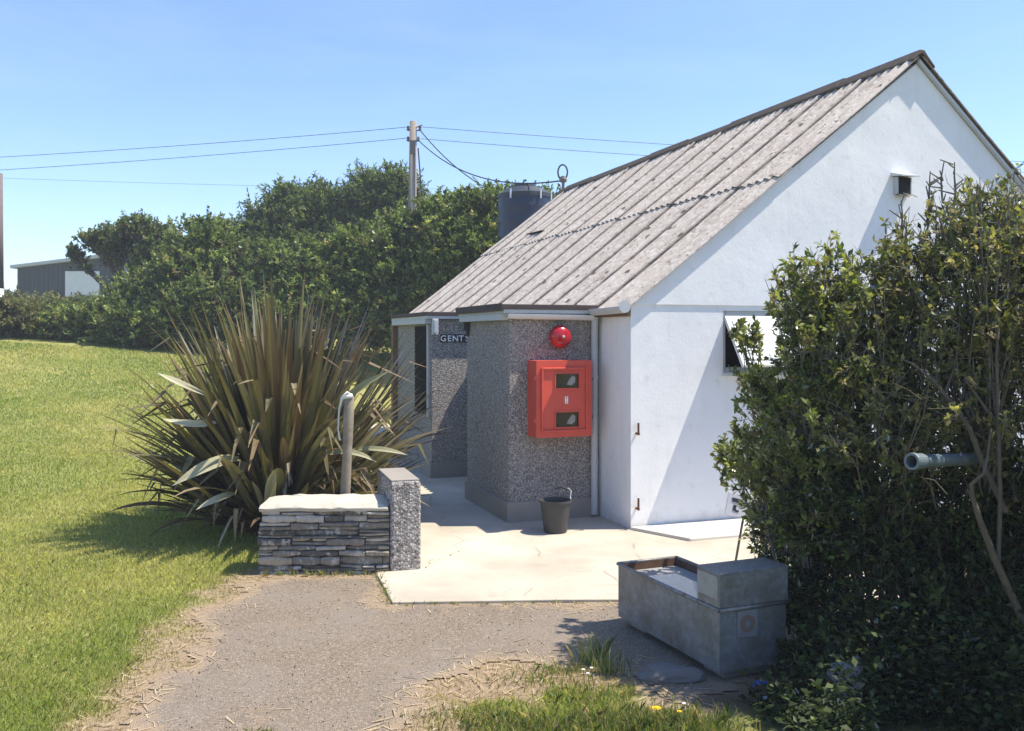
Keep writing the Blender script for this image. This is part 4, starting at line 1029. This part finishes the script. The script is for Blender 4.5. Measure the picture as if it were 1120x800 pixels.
k=np.clip((pn-.22)*1.5+trk+.10*sst(9,20,y)+.13*np.sign(np.sin((x+.34*y+.012*y*y)*2.6))*sst(7,12,y),0,1)[:,None]
col=np.array([.235,.31,.066])*(1-k)+np.array([.48,.455,.165])*k
dk=np.clip(dr[:,None]*1.1+ (rg.random((n,1))<.07)*.9,0,1); col=col*(1-dk)+np.array([.42,.32,.19])*dk
col=np.clip(col*(1+rg.normal(0,.16,(n,1))),.01,1)
h=rg.uniform(.014,.042,n)*(1-.35*dr)*(1+.5*(vn(x,y,1.3,34)-.4)); wd_=.0032*np.maximum(1,y/4.6)*rg.uniform(.7,1.3,n)
o=blades('lawn_grass',x,y,h*np.maximum(1,y/14),wd_,rg.uniform(.1,1.0,n),col,rg); tag(o,kind='stuff')
# longer verge at the foot of the path
cs=[]; 
for (px,py,sx,sy,n,hm) in ((590,806,.13,.08,1500,.06),(545,795,.12,.08,600,.05),(690,800,.16,.07,1500,.075),(640,766,.13,.09,600,.045),(765,804,.10,.06,700,.085),(590,745,.10,.05,220,.035),(650,727,.05,.03,130,.15),(668,737,.05,.04,90,.12),(480,785,.10,.05,130,.03),(285,806,.06,.02,150,.03),(730,790,.1,.05,400,.07),(620,735,.12,.04,260,.04)):
    c_=G(px,py); xx=c_.x+rg.normal(0,sx,n); yy=c_.y+rg.normal(0,sy,n); hh=hm*rg.uniform(.5,1.5,n); cs.append(np.stack([xx,yy,hh],-1))
a=np.concatenate(cs); n=len(a)
k=np.clip(rg.normal(.35,.3,n),0,1)[:,None]; col=np.array([.11,.19,.03])*(1-k)+np.array([.26,.25,.08])*k
dk=(rg.random((n,1))<.24)*.9; col=np.clip((col*(1-dk)+np.array([.46,.36,.22])*dk)*(1+rg.normal(0,.15,(n,1))),.01,1)
o=blades('verge_grass',a[:,0],a[:,1],a[:,2],.0042*rg.uniform(.6,1.4,n),rg.uniform(.15,.9,n),col,rg); tag(o,kind='stuff')
# loose straw on the fringe: flat, dry stalks
n=5200; x=rg.uniform(-2.7,1.0,n); y=rg.uniform(3.7,7.0,n); dr,sd=dryness(x,y); kp=(((np.abs(sd)<.20)&(rg.random(n)<.6))|((sd<-.1)&(rg.random(n)<.012))|((dr>.6)&(sd>-.1)&(rg.random(n)<.5)))&(sdist(SLAB,x,y)>.01)&~((x>-1.95)&(x<-.66)&(y>6.88))
x,y=x[kp],y[kp]; n=len(x); a=rg.uniform(0,6.28,n); L=rg.uniform(.02,.10,n); w_=rg.uniform(.0015,.0035,n)
d=np.stack([np.cos(a),np.sin(a),rg.uniform(-.03,.07,n)],-1); s_=np.stack([-np.sin(a),np.cos(a),0*a],-1)*w_[:,None]; p=np.stack([x,y,np.full(n,.011)],-1)
V=np.stack([p-s_,p+s_,p+d*L[:,None]+s_,p+d*L[:,None]-s_],1).reshape(-1,3)
c_=np.clip(np.array([.56,.44,.29])*(1+rg.normal(0,.25,(n,1))),.05,.8)
o=arr_obj('loose_straw',V,np.arange(n*4).reshape(n,4),GRASSM,tint=np.repeat(c_,4,0)); tag(o,kind='stuff')

# loose chippings on the worn asphalt, weeds along the paving edge
n=2600; x=rg.uniform(-2.2,1.2,n); y=rg.uniform(3.8,7.0,n); kp=(sdist(PATH,x,y)<-.02)&(sdist(SLAB,x,y)>.0)&(rg.random(n)<.35+.65*vn(x,y,2.5,41))&~((x>-1.95)&(x<-.66)&(y>6.86))
x,y=x[kp],y[kp]; n=len(x); r_=rg.uniform(.002,.0065,n)[:,None]; o6=np.array([(1,0,0),(0,1,0),(-1,0,0),(0,-1,0),(0,0,1),(0,0,-1)],float)
V=(np.stack([x,y,np.full(n,.009)],-1)[:,None,:]+o6[None]*r_[:,None,:]*rg.uniform(.6,1.3,(n,6,1))).reshape(-1,3)
f8=np.array([(0,1,4),(1,2,4),(2,3,4),(3,0,4),(1,0,5),(2,1,5),(3,2,5),(0,3,5)]); Fq=(f8[None]+(np.arange(n)*6)[:,None,None]).reshape(-1,3)
o=arr_obj('loose_chippings',V,Fq,mat_tint('chipping',.85,.25,60,.3),tint=np.repeat(np.clip(np.array([.26,.22,.18])*(1+rg.normal(0,.35,(n,1))),.05,.7),6,0)); tag(o,kind='stuff')
cs=[]
for (p0,p1,nn,hm) in (((-.80,6.09),(-1.0,6.84),260,.03),((-.78,6.09),(.7,6.15),160,.022),((-1.9,6.86),(-.95,6.87),420,.035),((-.68,6.98),(-.45,7.55),60,.03)):
    q=rg.random(nn); q=(np.floor(q*9)+rg.normal(.5,.16,nn))/9; cs.append(np.stack([p0[0]+(p1[0]-p0[0])*q+rg.normal(0,.014,nn),p0[1]+(p1[1]-p0[1])*q+rg.normal(0,.012,nn),hm*rg.uniform(.4,1.7,nn)],-1))
a=np.concatenate(cs); n=len(a); col=np.where(rg.random((n,1))<.4,np.array([[.38,.29,.17]]),np.array([[.17,.22,.05]]))*(1+rg.normal(0,.18,(n,1)))
o=blades('edge_weeds',a[:,0],a[:,1],a[:,2],.004*rg.uniform(.6,1.4,n),rg.uniform(.3,1.1,n),np.clip(col,.01,1),rg,z=np.full(n,.004)); tag(o,kind='stuff')

# ------------------------------------------------------------------ small things
def flower(name,label,px,py,z,head,rh,cat,grp=None):
    q=G(px,py,z); r_=empty(name,(q.x,q.y,0)); tag(r_,label,cat,grp)
    b=MB(); b.tube([(.01,.01,0),(.004,0,z*.6),(0,0,z)],.002,5); b.build('stem',STEM,r_)
    b=MB()
    for i in range(16):
        a=i*2*math.pi/16; b.add([(0,0,z),(rh*math.cos(a-.17),rh*math.sin(a-.17)-.3*rh,z+.5*rh),(rh*1.05*math.cos(a),rh*1.05*math.sin(a)-.3*rh,z+.45*rh),(rh*math.cos(a+.17),rh*math.sin(a+.17)-.3*rh,z+.5*rh)],[(0,1,2,3)])
    b.lathe([(rh*.55,.0),(rh*.5,rh*.35),(0,rh*.5)],10,Matrix.Translation((0,-.1*rh,z+.2*rh))); b.build('flower_head',head,r_)
flower('dandelion','bigger yellow dandelion in the grass before the shaded trough',718,776,.11,YELLOW,.021,'dandelion')
flower('dandelion','smaller yellow dandelion beside a white flower near the trough',743,779,.10,YELLOW,.012,'dandelion')
flower('daisy','white daisy just above the smaller dandelion',748,770,.12,PETAL,.009,'daisy')
DG='white daisies at the path edge'
flower('daisy','leftmost of three white daisies at the path edge below the tall grass tuft',638,733,.09,PETAL,.010,'daisy',DG)
flower('daisy','lowest of three white daisies at the path edge below the tall grass tuft',643,737,.08,PETAL,.009,'daisy',DG)
flower('daisy','rightmost of three white daisies at the path edge below the tall grass tuft',647,731,.09,PETAL,.009,'daisy',DG)
for px,py,z,Y in ((994,623,0,4.55),(960,634,0,4.55),(950,687,0,4.5)):
    pass
# pipe poking out of the hedge
pp_=P(997,505,4.22); pe=P(1046,503,4.42)
pr=empty('drain_pipe',pp_); tag(pr,'grey blue plastic pipe poking out of the near hedge','pipe')
dv=(pe-pp_); Mq=dv.to_track_quat('Z','Y').to_matrix().to_4x4(); Ln=dv.length+.2
b=MB(); b.lathe([(.031,.09),(.031,Ln),(.026,Ln),(.026,.0)],20,Mq); b.build('tube',PIPEB,pr,smooth=False)
b=MB(); b.lathe([(.028,0),(.039,0),(.041,.01),(.041,.02),(.037,.026),(.037,.08),(.032,.095)],20,Mq); b.build('collar',PIPEB,pr)
# little sign in the hedge
sgp=P(806,553,7.05); sn=empty('hedge_sign',sgp); tag(sn,'small tilted white notice board half hidden at the hedge edge','sign')
sn.rotation_euler=(R(-8),R(14),R(6))
b=MB(); b.box(-.085,.095,-.006,.006,-.085,.085); b.build('board',SIGNW,sn,bevel=.002)
b=MB()
for (x0,x1,z) in ((-.05,.02,.045),(-.045,.06,.03),(.0,.065,.015)): b.box(x0,x1,-.009,-.0065,z-.008,z+.006)
b.box(-.03,-.005,-.009,-.0065,-.045,.0); b.box(-.01,.02,-.0085,-.0065,-.05,-.035); b.build('lettering',INK,sn)
b=MB(); b.tube([(0.075,.02,.06),(.085,.03,-.62)],.010,8); b.build('stake',BARKD,sn)
# pale stone and blue scrap at the foot of the hedge
def rock(name,label,loc,r,mat,seed,cat='stone'):
    bm=bmesh.new(); bmesh.ops.create_icosphere(bm,subdivisions=3,radius=1)
    for v in bm.verts:
        n_=mnoise.noise(v.co*1.3+Vector((seed,0,0))); n2=mnoise.noise(v.co*4+Vector((0,seed,0)))
        v.co=v.co*(1+.35*n_+.08*n2); v.co=Vector((v.co.x*r[0],v.co.y*r[1],v.co.z*r[2]))
    me=bpy.data.meshes.new(name); bm.to_mesh(me); bm.free(); o=link(name,me,mat,None,False); o.location=loc; tag(o,label,cat); return o
q=P(922,752,4.35); rock('stone','pale angular stone lying in the shaded weeds of the hedge',(q.x,4.35,.11),(.095,.08,.17),ROCK,3).rotation_euler=(.1,.45,.4)
q=G(742,742); b=MB(); 
rock('stone','flat dark stone lying in front of the near corner of the trough',(q.x-.05,q.y-.02,.03),(.17,.09,.05),plain('dark_kerb_stone',(.16,.15,.14),.9),9)
q=G(832,757); b=MB(); b.add([(0,0,.004),(.05,.01,.02),(.09,.03,.012),(.06,.05,.03),(.01,.04,.015)],[(0,1,4),(1,2,3),(1,3,4)]); o=b.build('plastic_scrap',BLUEP,None,loc=(q.x-.04,q.y,.02)); tag(o,'crumpled scrap of bright blue plastic on the dark soil by the trough','litter')

# ------------------------------------------------------------------ sea-side summer haze
m,nt,out=newmat('summer_haze'); vol=nd(nt,'ShaderNodeVolumePrincipled',Density=.0017); vol.inputs['Color'].default_value=(.86,.92,1,1); nt.links.new(vol.outputs[0],out.inputs['Volume'])
b=MB(); b.box(-960,960,-360,1560,-1.2,11.5); o=b.build('haze',m); tag(o,kind='stuff')
